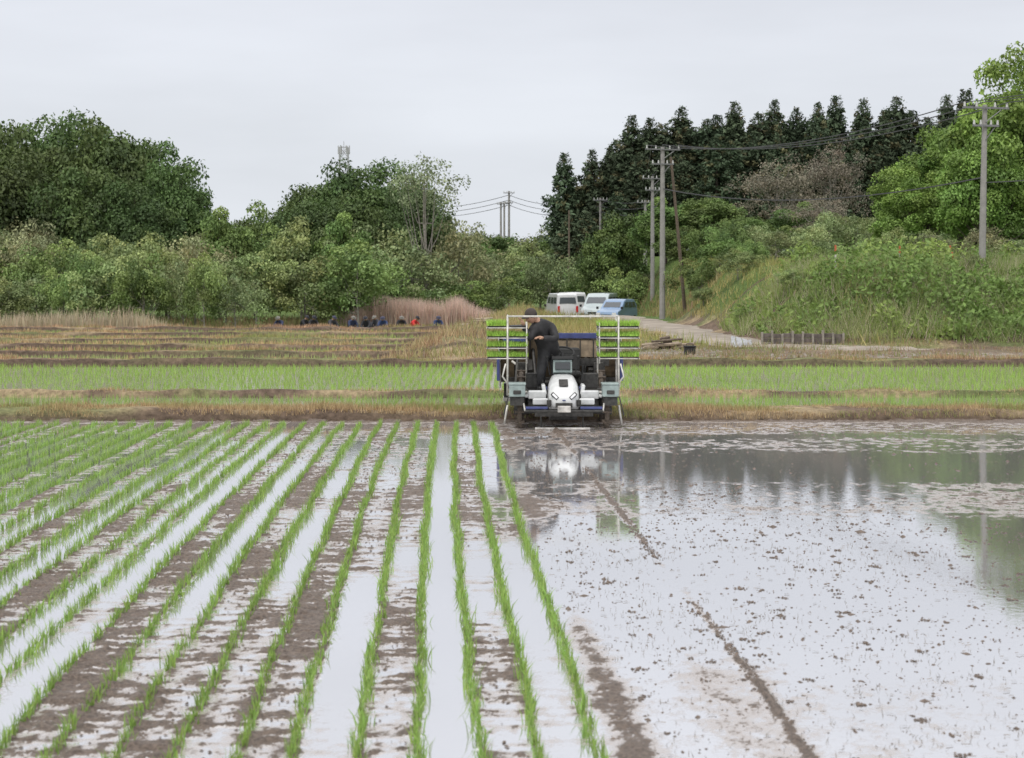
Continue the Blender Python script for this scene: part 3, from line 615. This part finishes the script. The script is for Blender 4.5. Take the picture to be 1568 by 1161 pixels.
# ------------------------------------------------------------ vehicles
def vehicle(name,L,Wd,H,prof,col,wheels,glassz,loc,rz,rear=False):
    e=bpy.data.objects.new(name,None);link(e)
    # body tapers inward above the waist line
    mb=MB();n=len(prof);nx_=5;V=[]
    for sgn in np.linspace(-1,1,nx_):
        for a,b_ in prof:
            tp=1-.11*max(0,(b_-.95))/.9
            V.append((sgn*Wd/2*tp,a*(1-.015*sgn*sgn*2),b_-.03*sgn*sgn*(1 if b_>1.4 else 0)))
    F=[tuple(range(n)),tuple(range(nx_*n-1,(nx_-1)*n-1,-1))]
    F+=[(k*n+i,(k+1)*n+i,(k+1)*n+(i+1)%n,k*n+(i+1)%n) for k in range(nx_-1) for i in range(n)]
    mb.add(V,F);mb.ob('body',[col],e,bevel=.05,seg=3,smooth=False)
    mb=MB();zl,zh=glassz
    ymin=min(p[0] for p in prof);ymax=max(p[0] for p in prof)
    def yat(z,front):
        ys_=[]
        for i in range(len(prof)):
            a=prof[i];b_=prof[(i+1)%len(prof)]
            if (a[1]-z)*(b_[1]-z)<0: ys_.append(a[0]+(b_[0]-a[0])*(z-a[1])/(b_[1]-a[1]))
        return min(ys_) if front else max(ys_)
    def xw(z): return Wd/2*(1-.11*max(0,z-.95)/.9)+.006
    for sx in (-1,1):
        y0,y1=yat(zl+.01,True)+.25,yat(zl+.01,False)-.2;y0h,y1h=yat(zh,True)+.22,yat(zh,False)-.2
        for k in range(3):
            f0=k/3+.025;f1=(k+1)/3-.025
            v=[(sx*xw(zl),y0+(y1-y0)*f0,zl),(sx*xw(zl),y0+(y1-y0)*f1,zl),(sx*xw(zh),y0h+(y1h-y0h)*f1,zh),(sx*xw(zh),y0h+(y1h-y0h)*f0,zh)]
            mb.add(v,[(0,1,2,3)])
    for fr_ in (True,False):
        s_=-1 if fr_ else 1
        w=Wd/2-.17
        a=(yat(zl+.01,fr_)+s_*.015);b_=(yat(zh,fr_)+s_*.015)
        mb.add([(-w,a,zl+.01),(w,a,zl+.01),(w*.9,b_,zh),(-w*.9,b_,zh)],[(0,1,2,3)])
    mb.ob('windows',[CARGL],e,recalc=False)
    mb=MB()
    for y in wheels:
        for sx in (-1,1):
            mb.tube([(sx*(Wd/2-.16),y,.29),(sx*(Wd/2+.01),y,.29)],.29,16,0);mb.tube([(sx*(Wd/2),y,.29),(sx*(Wd/2+.02),y,.29)],.17,12,1)
    mb.ob('wheels',[BLACK,STEEL],e)
    mb=MB();yf=ymin
    for sx in (-1,1):
        mb.box((sx*(Wd/2-.2),yf-.005,.68),(.26,.05,.17),0);mb.box((sx*(Wd/2-.12),ymax-.01,.85),(.14,.06,.4),1)
        mb.box((sx*(Wd/2+.09),yf+.55,1.05),(.14,.08,.16),2)
    mb.box((0,yf-.01,.38),(Wd*.92,.06,.14),2);mb.box((0,yf-.035,.42),(.33,.02,.16),3);mb.box((0,ymax+.02,.42),(.33,.02,.16),3);mb.box((0,yf-.01,.6),(.6,.04,.1),2)
    mb.ob('lights_and_trim',[LAMP,plain('tail_red',(.5,.02,.02),.3),BLACK,WHITE],e,bevel=.01)
    e.location=(loc[0],loc[1],float(Zg(*loc))+.06);e.rotation_euler=(0,0,rz);return e
kv=[(-1.65,.28),(-1.7,.5),(-1.62,.85),(-1.35,1.0),(-1.0,1.72),(-.75,1.86),(1.4,1.88),(1.6,1.78),(1.7,.9),(1.7,.3)]
mv=[(-2.2,.28),(-2.28,.5),(-2.15,.82),(-1.5,1.02),(-.9,1.65),(-.5,1.86),(1.8,1.88),(2.15,1.75),(2.28,.95),(2.28,.3)]
hb=[(-1.7,.25),(-1.75,.5),(-1.62,.82),(-1.0,1.0),(-.45,1.5),(-.1,1.6),(1.3,1.58),(1.6,1.3),(1.72,.9),(1.72,.28)]
CARW=plain('car_white_paint',(.62,.63,.64),.3,var=.03,coat=.4)
vehicle('parked_white_van',3.4,1.45,1.88,kv,CARW,(-1.15,1.15),(1.2,1.6),(3.2,110),math.pi+.22)
vehicle('parked_white_van',3.4,1.45,1.88,kv,CARW,(-1.15,1.15),(1.2,1.6),(4.1,119),math.pi+.25)
SIL=plain('silver_green_paint',(.42,.48,.49),.3,metal=.1,var=.05,coat=.5);LBL=plain('light_blue_paint',(.2,.3,.46),.3,var=.05,coat=.5)
vehicle('parked_minivan',4.5,1.65,1.88,mv,SIL,(-1.4,1.35),(1.2,1.6),(5.9,113),-.3)
vehicle('parked_blue_car',3.5,1.45,1.5,hb,LBL,(-1.1,1.15),(1.08,1.4),(6.55,106),-.45)
# ------------------------------------------------------------ rice transplanter (front toward -y)
T=bpy.data.objects.new('rice_transplanter',None);link(T);T.location=(.8,26.3,0)
def pt(name,build,mats,bevel=.01,smooth=False):
    mb=MB();build(mb);return mb.ob(name,mats,T,bevel=bevel,smooth=smooth)
def wheel(mb,x,y,r,w=.07):
    n=26
    ring=[(x,y+r*math.cos(a),r-.08+r*math.sin(a)) for a in np.linspace(0,TAU,n)]
    mb.tube(ring,.04,6,0,cap=False)
    for i in range(14):
        a=TAU*i/14;c=(x,y+(r+.01)*math.cos(a),r-.08+(r+.01)*math.sin(a));mb.box(c,(.15,.03,.07),0,rot=(a+math.pi/2,0,0))
    for i in range(5):
        a=TAU*i/5;mb.tube([(x,y,r-.08),(x,y+r*math.cos(a),r-.08+r*math.sin(a))],.022,5,1)
    mb.tube([(x-.09,y,r-.08),(x+.09,y,r-.08)],.07,10,1)
def b(mb):
    for x in (-.68,.68):
        wheel(mb,x,.45,.34);wheel(mb,x*.95,1.55,.44)
pt('wheels',b,[MUDDY,DARK],0)
def b(mb):
    mb.box((0,.45,.28),(1.3,.14,.14),0);mb.box((0,1.55,.36),(1.2,.16,.16),0);mb.box((0,1.0,.36),(.3,1.7,.14),0);mb.box((0,.5,.22),(.44,.5,.2),0)
    mb.box((0,.3,.38),(1.1,.3,.12),0);mb.box((-.3,.6,.3),(.2,.4,.2),0);mb.box((.3,.6,.3),(.2,.4,.2),0)
    for x in (-.68,.68): mb.tube([(x*.9,.45,.26),(x*.9,.45,.6)],.06,8,0)
pt('chassis_axles',b,[DARK])
def hood(mb):
    secs=[(-.2,.1,.4,.5),(-.16,.17,.36,.55),(-.06,.225,.32,.63),(.12,.25,.3,.71),(.35,.25,.3,.78),(.6,.23,.3,.83),(.68,.2,.3,.84)]
    V=[];k=14
    for (y,w,z0,z1) in secs:
        for a in np.linspace(0,math.pi,k): 
            V.append((w*math.copysign(abs(math.cos(a))**.55,math.cos(a)),y,z0+(z1-z0)*(max(math.sin(a),0)**.42)))
    F=[(i*k+j,i*k+j+1,(i+1)*k+j+1,(i+1)*k+j) for i in range(len(secs)-1) for j in range(k-1)]
    F.append(tuple(range(k)));F.append(tuple(range((len(secs)-1)*k,len(secs)*k))[::-1])
    F+=[(i*k+k-1,i*k,(i+1)*k,(i+1)*k+k-1) for i in range(len(secs)-1)]
    mb.add(V,F)
pt('hood',hood,[WHITE],0,smooth=True)
def b(mb):
    for s_ in (-1,1):
        mb.box((s_*.14,-.16,.52),(.13,.06,.055),1,rot=(-.5,-s_*.7,s_*.4))
        mb.box((s_*.14,-.185,.522),(.1,.035,.035),0,rot=(-.5,-s_*.7,s_*.4))
        mb.box((s_*.215,-.07,.41),(.06,.16,.1),1,rot=(0,0,s_*.3))
        mb.box((s_*.255,.3,.5),(.012,.3,.16),1);mb.box((s_*.258,.3,.62),(.012,.36,.035),2)
    mb.box((0,-.19,.385),(.26,.05,.07),1);mb.box((0,-.215,.46),(.05,.03,.018),2);mb.box((0,.1,.712),(.14,.26,.012),1,rot=(.35,0,0))
pt('headlights_grille',b,[LAMP,DARK,BLUE],.012)
def b(mb):
    mb.box((0,.64,.93),(.3,.2,.2),0,rot=(-.2,0,0));mb.box((0,.53,.95),(.24,.03,.12),1,rot=(-.35,0,0));mb.box((0,.6,1.06),(.34,.16,.05),2,rot=(-.3,0,0));mb.tube([(0,.68,1.0),(0,.8,1.15)],.03,8,2)
    ring=[(.19*math.cos(a),.8+.19*math.sin(a)*.85,1.15+.19*math.sin(a)*.45) for a in np.linspace(0,TAU,25)]
    mb.tube(ring,.017,6,2,cap=False)
    for a in (0,2.1,4.2): mb.tube([(0,.8,1.15),(.19*math.cos(a),.8+.16*math.sin(a),1.15+.085*math.sin(a))],.012,5,2)
    for s_ in (-1,1):
        mb.tube([(s_*.2,.6,.8),(s_*.25,.58,1.08)],.013,5,2);mb.ell((s_*.25,.58,1.09),(.03,.03,.03),2)
        mb.tube([(s_*.3,.7,.55),(s_*.33,.75,.95)],.02,5,2)
pt('console_steering_wheel',b,[TEAL,GLASS,BLACK],.012)
def b(mb):
    for s_ in (-1,1):
        mb.box((s_*.44,.5,.5),(.34,.8,.04),0);mb.box((s_*.41,.06,.53),(.28,.04,.14),0,rot=(.3,0,0));mb.box((s_*.45,1.15,.55),(.5,.6,.05),1)
        mb.box((s_*.36,-.02,.43),(.24,.05,.1),0,rot=(.2,0,0));mb.box((s_*.45,.9,.7),(.26,.1,.24),1)
        mb.box((s_*.3,.3,.6),(.06,.4,.16),0,rot=(0,s_*.2,0))
    mb.box((0,1.5,.62),(1.1,.5,.07),1)
pt('step_deck',b,[WHITE,DARK],.02)
def b(mb):
    mb.box((0,-.26,.3),(1.2,.03,.03),1);mb.box((0,-.17,.25),(.9,.05,.08),1)
    for s_ in (-1,1):
        mb.box((s_*.42,-.22,.345),(.34,.03,.04),2);mb.tube([(s_*.3,-.17,.3),(s_*.2,.1,.34)],.02,6,m=1)
        mb.tube([(s_*.6,-.24,.3),(s_*.64,.1,.5)],.015,6,m=0)
    mb.box((0,-.27,.33),(.2,.04,.1),3)
pt('front_bumper',b,[STEEL,DARK,BLUE,WHITEM],.008)
def b(mb):
    for s_ in (-1,1):
        mb.box((s_*.72,.02,.6),(.25,.3,.18),0);mb.box((s_*.72,.02,.705),(.27,.32,.03),0);mb.box((s_*.72,-.142,.58),(.12,.02,.06),1)
        mb.box((s_*.72,.04,.44),(.22,.24,.14),1)
pt('spare_tanks',b,[TEAL,DARK],.035)
TZ=(1.09,1.25,1.41,1.57)
def b(mb):
    for s_ in (-1,1):
        for y in (.3,.9): mb.tube([(s_*.87,y,.5),(s_*.87,y,1.74)],.016,8)
        mb.tube([(s_*.57,.9,.5),(s_*.57,.9,1.64)],.013,8)
        mb.tube([(s_*.57,.3,1.0),(s_*.57,.3,1.64)],.012,8)
        mb.tube([(s_*.87,.3,.35),(s_*.92,.3,.05)],.018,6)
        for z in TZ:
            for y in (.3,.9): mb.tube([(s_*.55,y,z-.012),(s_*1.2,y,z-.012)],.009,6,m=0)
            for x in (.56,1.18): mb.tube([(s_*x,.25,z-.012),(s_*x,.95,z-.012)],.008,6,m=1)
        mb.tube([(s_*.87,.3,.52),(s_*.56,.3,.56)],.016,6);mb.tube([(s_*.87,.3,.52),(s_*.87,.9,.52)],.016,6);mb.tube([(s_*.9,.3,1.0),(s_*.95,.3,.8),(s_*.8,.3,.6)],.014,6)
        mb.tube([(s_*.87,.3,1.74),(s_*.87,.9,1.74)],.015,8)
    mb.tube([(-.87,.3,1.74),(.87,.3,1.74)],.014,8)
pt('seedling_rack_frame',b,[STEEL,DARK],0,smooth=True)
def b(mb):
    for s_ in (-1,1):
        for z in TZ:
            for x in (.7,1.04):
                mb.box((s_*x,.6,z+.012),(.29,.6,.02),0,rot=(0,rng.uniform(-.04,.04),0))
pt('seedling_trays',b,[BLACK],.004)
Pq=[];Hq=[]
for s_ in (-1,1):
    for z in TZ:
        for x in (.7,1.04):
            if s_==-1 and x==.7 and z==TZ[3]: continue
            n=900;Pq.append(np.stack([s_*x+rng.uniform(-.15,.15,n),.6+np.where(rng.random(n)<.45,-.27+rng.uniform(-.05,.05,n),rng.uniform(-.3,.3,n)),np.full(n,z+.02)],-1))
            Hq.append(np.full(n,1.15 if z==TZ[3] else 1.))
Pq=np.concatenate(Pq);Hq=np.concatenate(Hq);n=len(Pq);blades('tray_seedlings',Pq,Hq*rng.uniform(.045,.1,n)*(.7+.6*vn(Pq[:,0]*6,Pq[:,1]*6,77)),.009,.5,vary((.34,.58,.07),n,.35,.1),parent=T)
def b(mb):
    mb.box((.1,1.35,.78),(.44,.4,.1),0);mb.box((.1,1.56,1.0),(.42,.1,.4),0,rot=(-.15,0,0));mb.box((.1,1.4,.68),(.4,.4,.12),1)
pt('driver_seat',b,[BLACK,DARK],.04)
def b(mb):
    mb.box((0,2.35,1.0),(2.0,.03,.95),0,rot=(.55,0,0))
    mb.box((.35,1.98,1.38),(.92,.05,.09),1);mb.box((-.75,2.0,1.3),(.4,.05,.06),1)
    for i in range(9):
        x=-1+i*.25;mb.box((x,2.3,1.0),(.03,.07,.97),3,rot=(.55,0,0))
    mb.box((0,2.5,.62),(2.05,.1,.08),3);mb.box((0,2.7,.28),(1.9,.5,.06),4);mb.box((0,2.2,.55),(1.8,.12,.12),3)
    for i in range(8):
        x=-.9+i*.257;mb.box((x,2.7,.42),(.08,.3,.26),3);mb.tube([(x,2.5,.3),(x,2.9,.12)],.03,6,m=3)
    for s_ in (-1,1):
        mb.box((s_*1.03,2.2,.85),(.05,.3,.45),1);mb.tube([(s_*1.0,2.2,.5),(s_*1.02,2.2,1.4)],.02,6,m=5)
        mb.box((s_*.5,1.9,.85),(.08,.5,.12),3,rot=(.3,0,0));mb.tube([(s_*.4,1.7,.5),(s_*.45,2.3,1.2)],.03,6,m=3);mb.tube([(s_*.75,1.8,.4),(s_*.7,2.1,1.1)],.03,6,m=3)
        mb.box((s_*.62,1.7,.8),(.16,.25,.3),3);mb.tube([(s_*.3,1.7,.6),(s_*.8,2.1,.95)],.022,6,m=5)
pt('planting_unit',b,[TAN,BLUE,STEEL,DARK,WHITEM,STEEL],.006)
def b(mb):
    for i,x in enumerate((0,.22,.44,.66)):
        mb.tube([(x-.11,1.85,1.0),(x-.11,1.85,1.33),(x+.11,1.85,1.33),(x+.11,1.85,1.0)],.011,5,m=2)
    mb.box((.35,1.87,1.17),(.9,.012,.28),1);mb.box((.33,1.8,.95),(.95,.14,.12),2)
pt('fertiliser_hopper',b,[STEEL,TAN,DARK],0)
def b(mb):
    mb.box((-.02,-.1,.02),(.85,.1,.03),0)
    for x in (-.35,.3): mb.tube([(x,-.1,.03),(x,.05,.2)],.015,5,m=1)
    for s_ in (-1,1): mb.tube([(s_*.62,.0,.5),(s_*.86,-.05,.5),(s_*.93,-.05,.22)],.012,6,m=1)
pt('levelling_float_markers',b,[WHITEM,DARK],.01)
# ------------------------------------------------------------ people
SKIN=plain('skin',(.42,.25,.17),.55,var=.05);HAIR=plain('hair_black',(.012,.011,.01),.6)
JACK=plain('black_jacket',(.022,.021,.023),.75,var=.4);TROU=plain('dark_trousers',(.035,.035,.038),.85,var=.3);BOOT=plain('rubber_boots',(.02,.02,.02),.4)
LIP=plain('lips',(.3,.12,.1),.5)
def skin_mesh(pts,edges,rad,sub=2,root=0):
    me=bpy.data.meshes.new('sk');me.from_pydata([tuple(p) for p in pts],edges,[]);ob=bpy.data.objects.new('sk',me);sc.collection.objects.link(ob)
    ob.modifiers.new('s','SKIN')
    if len(me.skin_vertices)==0:
        bpy.context.view_layer.objects.active=ob;ob.select_set(True);ob.modifiers.clear();bpy.ops.object.modifier_add(type='SKIN')
    sv=me.skin_vertices[0].data
    for i,r in enumerate(rad): sv[i].radius=(r if not hasattr(r,'__len__') else r[0], r if not hasattr(r,'__len__') else r[1]);sv[i].use_root=(i==root)
    ss=ob.modifiers.new('u','SUBSURF');ss.levels=sub;ss.render_levels=sub
    dg=bpy.context.evaluated_depsgraph_get();ev=ob.evaluated_get(dg);m2=ev.to_mesh()
    V=[v.co.copy() for v in m2.vertices];F=[tuple(p.vertices) for p in m2.polygons];ev.to_mesh_clear()
    bpy.data.objects.remove(ob);return V,F
def figure(name,J,facing,mats,hat='cap'):
    keys=['pelvis','spine','chest','neck','headb','shL','elL','wrL','shR','elR','wrR','hiL','knL','anL','toL','hiR','knR','anR','toR']
    R_=dict(pelvis=.155,spine=.15,chest=.175,neck=.07,headb=.06,shL=.095,elL=.068,wrL=.042,shR=.095,elR=.068,wrR=.042,hiL=.11,knL=.08,anL=.058,toL=.045,hiR=.11,knR=.08,anR=.058,toR=.045)
    E=[('pelvis','spine',1),('spine','chest',1),('chest','neck',1),('neck','headb',0),('chest','shL',1),('shL','elL',1),('elL','wrL',1),('chest','shR',1),('shR','elR',1),('elR','wrR',1),('pelvis','hiL',2),('hiL','knL',2),('knL','anL',2),('anL','toL',3),('pelvis','hiR',2),('hiR','knR',2),('knR','anR',2),('anR','toR',3)]
    P=[Vector(J[k]) for k in keys];ix={k:i for i,k in enumerate(keys)}
    V,F=skin_mesh(P,[(ix[a],ix[b_]) for a,b_,_ in E],[R_[k] for k in keys])
    mb=MB();mi=[]
    for f in F:
        c=sum((V[i] for i in f),Vector())/len(f);best=9;bm_=0
        for a,b_,m_ in E:
            A,B=P[ix[a]],P[ix[b_]];t=max(0,min(1,(c-A).dot(B-A)/(B-A).length_squared));d_=(c-(A+(B-A)*t)).length-R_[a]*(1-t)-R_[b_]*t
            if d_<best: best=d_;bm_=m_
        mi.append(bm_)
    mb.add(V,F,mi)
    f=Vector(facing).normalized();up=(Vector(J['headb'])-Vector(J['neck'])).normalized();r=f.cross(up).normalized();up2=r.cross(f).normalized()
    M=Matrix((r,f,up2)).transposed();hc=Vector(J['headb'])+up*.06+f*.02
    def hf(p):
        q=p.copy()
        if q.z<0: q.x*=1+.35*q.z;q.y*=1+.15*q.z
        if q.y>.85 and -.35<q.z<.12 and abs(q.x)<.25: q.y+=.2
        return q
    mb.ell(hc,(.076,.096,.118),0,nu=20,nv=16,R=M,fn=hf)
    for s_ in (-1,1):
        mb.ell(hc+M@Vector((s_*.077,-.005,-.005)),(.012,.022,.033),0,nu=8,nv=6,R=M)
        mb.ell(hc+M@Vector((s_*.03,.085,.012)),(.013,.01,.007),4,nu=8,nv=6,R=M)
    mb.ell(hc+M@Vector((0,.1,-.018)),(.013,.02,.022),0,nu=8,nv=6,R=M)
    mb.ell(hc+M@Vector((0,.078,-.062)),(.024,.012,.006),6,nu=8,nv=6,R=M)
    mb.ell(hc+M@Vector((0,-.012,.012)),(.084,.1,.118),4,nu=18,nv=8,R=M@Matrix.Rotation(.35,3,'X'),v0=0,v1=.56)
    if hat:
        mb.ell(hc+M@Vector((0,-.005,.035)),(.091,.107,.1),5,nu=18,nv=7,R=M@Matrix.Rotation(.12,3,'X'),v0=0,v1=.5)
        if hat=='cap': mb.ell(hc+M@Vector((0,.1,.045)),(.07,.075,.01),5,nu=14,nv=6,R=M)
        else: mb.ell(hc+M@Vector((0,0,.045)),(.13,.14,.014),5,nu=18,nv=6,R=M)
    for sd in ('L','R'):
        w=Vector(J['wr'+sd]);e=Vector(J['el'+sd]);d_=(w-e).normalized();side=d_.cross(Vector((0,0,1)));side=side.normalized() if side.length>.1 else Vector((1,0,0))
        nn=side.cross(d_).normalized();cu=-nn
        pt_=[w-d_*.02,w+d_*.04,w+d_*.075];rd_=[.024,.03,.026];ed=[(0,1),(1,2)]
        for k,(o_,l) in enumerate(((-.03,.062),(-.01,.072),(.01,.068),(.03,.054))):
            b0=len(pt_);B0=w+d_*.085+side*o_
            pt_+=[B0,B0+d_*l*.5+cu*.012,B0+d_*l*.8+cu*.035];rd_+=[.009,.0085,.0075];ed+=[(2,b0),(b0,b0+1),(b0+1,b0+2)]
        b0=len(pt_);sg=-1
        pt_+=[w+d_*.035+side*sg*.035,w+d_*.065+side*sg*.055+cu*.012,w+d_*.088+side*sg*.055+cu*.03];rd_+=[.011,.0095,.008];ed+=[(1,b0),(b0,b0+1),(b0+1,b0+2)]
        Vh,Fh=skin_mesh(pt_,ed,rd_,sub=1);mb.add(Vh,Fh,0)
    return mb.ob(name,mats,smooth=True,recalc=True)
J=dict(pelvis=(-.2,.86,1.2),spine=(-.25,.8,1.36),chest=(-.32,.7,1.53),neck=(-.4,.61,1.66),headb=(-.45,.56,1.71),
 shL=(-.45,.54,1.55),elL=(-.53,.38,1.38),wrL=(-.62,.36,1.6),shR=(-.17,.72,1.57),elR=(-.1,.53,1.37),wrR=(-.32,.4,1.4),
 hiL=(-.28,.8,1.13),knL=(-.34,.7,.86),anL=(-.33,.86,.6),toL=(-.37,.7,.575),hiR=(-.13,.9,1.13),knR=(-.1,.78,.86),anR=(-.12,.95,.6),toR=(-.16,.79,.575))
o=figure('farmer',J,(-.7,-.55,-.45),[SKIN,JACK,TROU,BOOT,HAIR,plain('dark_hat',(.05,.04,.035),.9),LIP]);o.location=(.8,26.3,0)
Jc=dict(pelvis=(0,.1,.32),spine=(0,.06,.46),chest=(0,-.05,.64),neck=(0,-.12,.77),headb=(0,-.16,.82),
 shL=(-.17,-.06,.66),elL=(-.23,-.2,.46),wrL=(-.12,-.4,.38),shR=(.17,-.06,.66),elR=(.23,-.22,.48),wrR=(.13,-.42,.34),
 hiL=(-.1,.08,.28),knL=(-.2,-.3,.46),anL=(-.17,-.16,.09),toL=(-.18,-.33,.05),hiR=(.1,.08,.28),knR=(.2,-.28,.47),anR=(.18,-.14,.09),toR=(.2,-.31,.05))
cols=[(.03,.04,.09),(.02,.02,.025),(.05,.05,.06),(.55,.03,.03),(.03,.05,.13),(.2,.2,.22)]
tm=[plain('work_jacket_%d'%i,c_,.8) for i,c_ in enumerate(cols)];hm_=[plain('sun_hat_%d'%i,c_,.8) for i,c_ in enumerate([(.2,.19,.17),(.03,.03,.04),(.06,.06,.1)])]
pe=figure('crouching_field_worker',Jc,(0,-.8,-.6),[SKIN,tm[0],TROU,BOOT,HAIR,hm_[0],LIP],hat='brim');bm0=pe.data
for i,(x,y,ci) in enumerate([(-11.9,87,0),(-10.2,87,1),(-9.3,87.5,2),(-8.2,87,0),(-7.4,86.4,1),(-6.6,87,4),(-5.65,86.6,1),(-5.0,86.3,3),(-3.8,87,4),(-7.0,88,2),(-10.8,88,1)]):
    if i==0: q_=pe
    else:
        m_=bm0.copy();m_.materials[1]=tm[ci];m_.materials[5]=hm_[i%3];q_=link(bpy.data.objects.new('crouching_field_worker',m_))
    q_.location=(x,y,float(Zg(x,y))+.0);q_.rotation_euler=(0,0,rng.uniform(-1.2,1.2))
# ------------------------------------------------------------ world, sun, camera
W=bpy.data.worlds.new('World');sc.world=W;W.use_nodes=True;nt=W.node_tree;nt.nodes.clear()
out=N(nt,'ShaderNodeOutputWorld');bg=N(nt,'ShaderNodeBackground');bg.inputs[1].default_value=.1
sky=N(nt,'ShaderNodeTexSky',sky_type='NISHITA');sky.sun_disc=False;sky.sun_elevation=math.radians(55);sky.sun_rotation=math.radians(200)
tc=N(nt,'ShaderNodeTexCoord');sp=N(nt,'ShaderNodeSeparateXYZ');nt.links.new(tc.outputs['Generated'],sp.inputs[0])
cr=N(nt,'ShaderNodeValToRGB');el=cr.color_ramp.elements
el[0].position=0;el[0].color=(.77,.805,.865,1);el[1].position=1;el[1].color=(1.,1.,1.,1)
for ps,cc in ((.09,(.765,.795,.85,1)),(.17,(.77,.795,.86,1)),(.3,(.92,.94,1,1)),(.5,(1,1,1,1))):
    q=el.new(ps);q.color=cc
nt.links.new(sp.outputs['Z'],cr.inputs[0])
mp=N(nt,'ShaderNodeMapping');mp.inputs['Scale'].default_value=(1.5,1.5,7);nt.links.new(tc.outputs['Generated'],mp.inputs[0])
no=N(nt,'ShaderNodeTexNoise');no.inputs['Scale'].default_value=2.2;no.inputs['Detail'].default_value=5;nt.links.new(mp.outputs[0],no.inputs['Vector'])
mr=N(nt,'ShaderNodeMapRange');mr.inputs[1].default_value=.3;mr.inputs[2].default_value=.7;mr.inputs[3].default_value=9.3;mr.inputs[4].default_value=10.8;nt.links.new(no.outputs['Fac'],mr.inputs[0])
vs=N(nt,'ShaderNodeVectorMath',operation='SCALE');nt.links.new(cr.outputs[0],vs.inputs[0]);nt.links.new(mr.outputs[0],vs.inputs['Scale'])
zb=N(nt,'ShaderNodeMapRange');zb.inputs[1].default_value=.3;zb.inputs[2].default_value=1.;zb.inputs[3].default_value=1.;zb.inputs[4].default_value=1.7;nt.links.new(sp.outputs['Z'],zb.inputs[0])
vs2=N(nt,'ShaderNodeVectorMath',operation='SCALE');nt.links.new(vs.outputs[0],vs2.inputs[0]);nt.links.new(zb.outputs[0],vs2.inputs['Scale'])
mx=N(nt,'ShaderNodeMix',data_type='RGBA');mx.inputs['Factor'].default_value=.95
nt.links.new(sky.outputs[0],mx.inputs['A']);nt.links.new(vs2.outputs[0],mx.inputs['B'])
nt.links.new(mx.outputs['Result'],bg.inputs[0]);nt.links.new(bg.outputs[0],out.inputs[0])
sl=bpy.data.lights.new('sun','SUN');sl.energy=1.4;sl.angle=math.radians(12);sl.color=(1,.96,.9)
so=link(bpy.data.objects.new('sun',sl));so.rotation_euler=(math.radians(35),0,math.radians(-20))
cam=bpy.data.cameras.new('camera');co=link(bpy.data.objects.new('camera',cam));sc.camera=co
co.location=(0,0,2.35);co.rotation_euler=(math.pi/2,0,0);cam.lens=59.7;cam.sensor_width=36;cam.shift_y=-.0992;cam.clip_end=5000;cam.clip_start=.1
cam.dof.use_dof=True;cam.dof.focus_distance=27;cam.dof.aperture_fstop=4
sc.view_settings.view_transform='Standard';sc.view_settings.look='None';sc.view_settings.exposure=0
print('objs',len(bpy.data.objects))
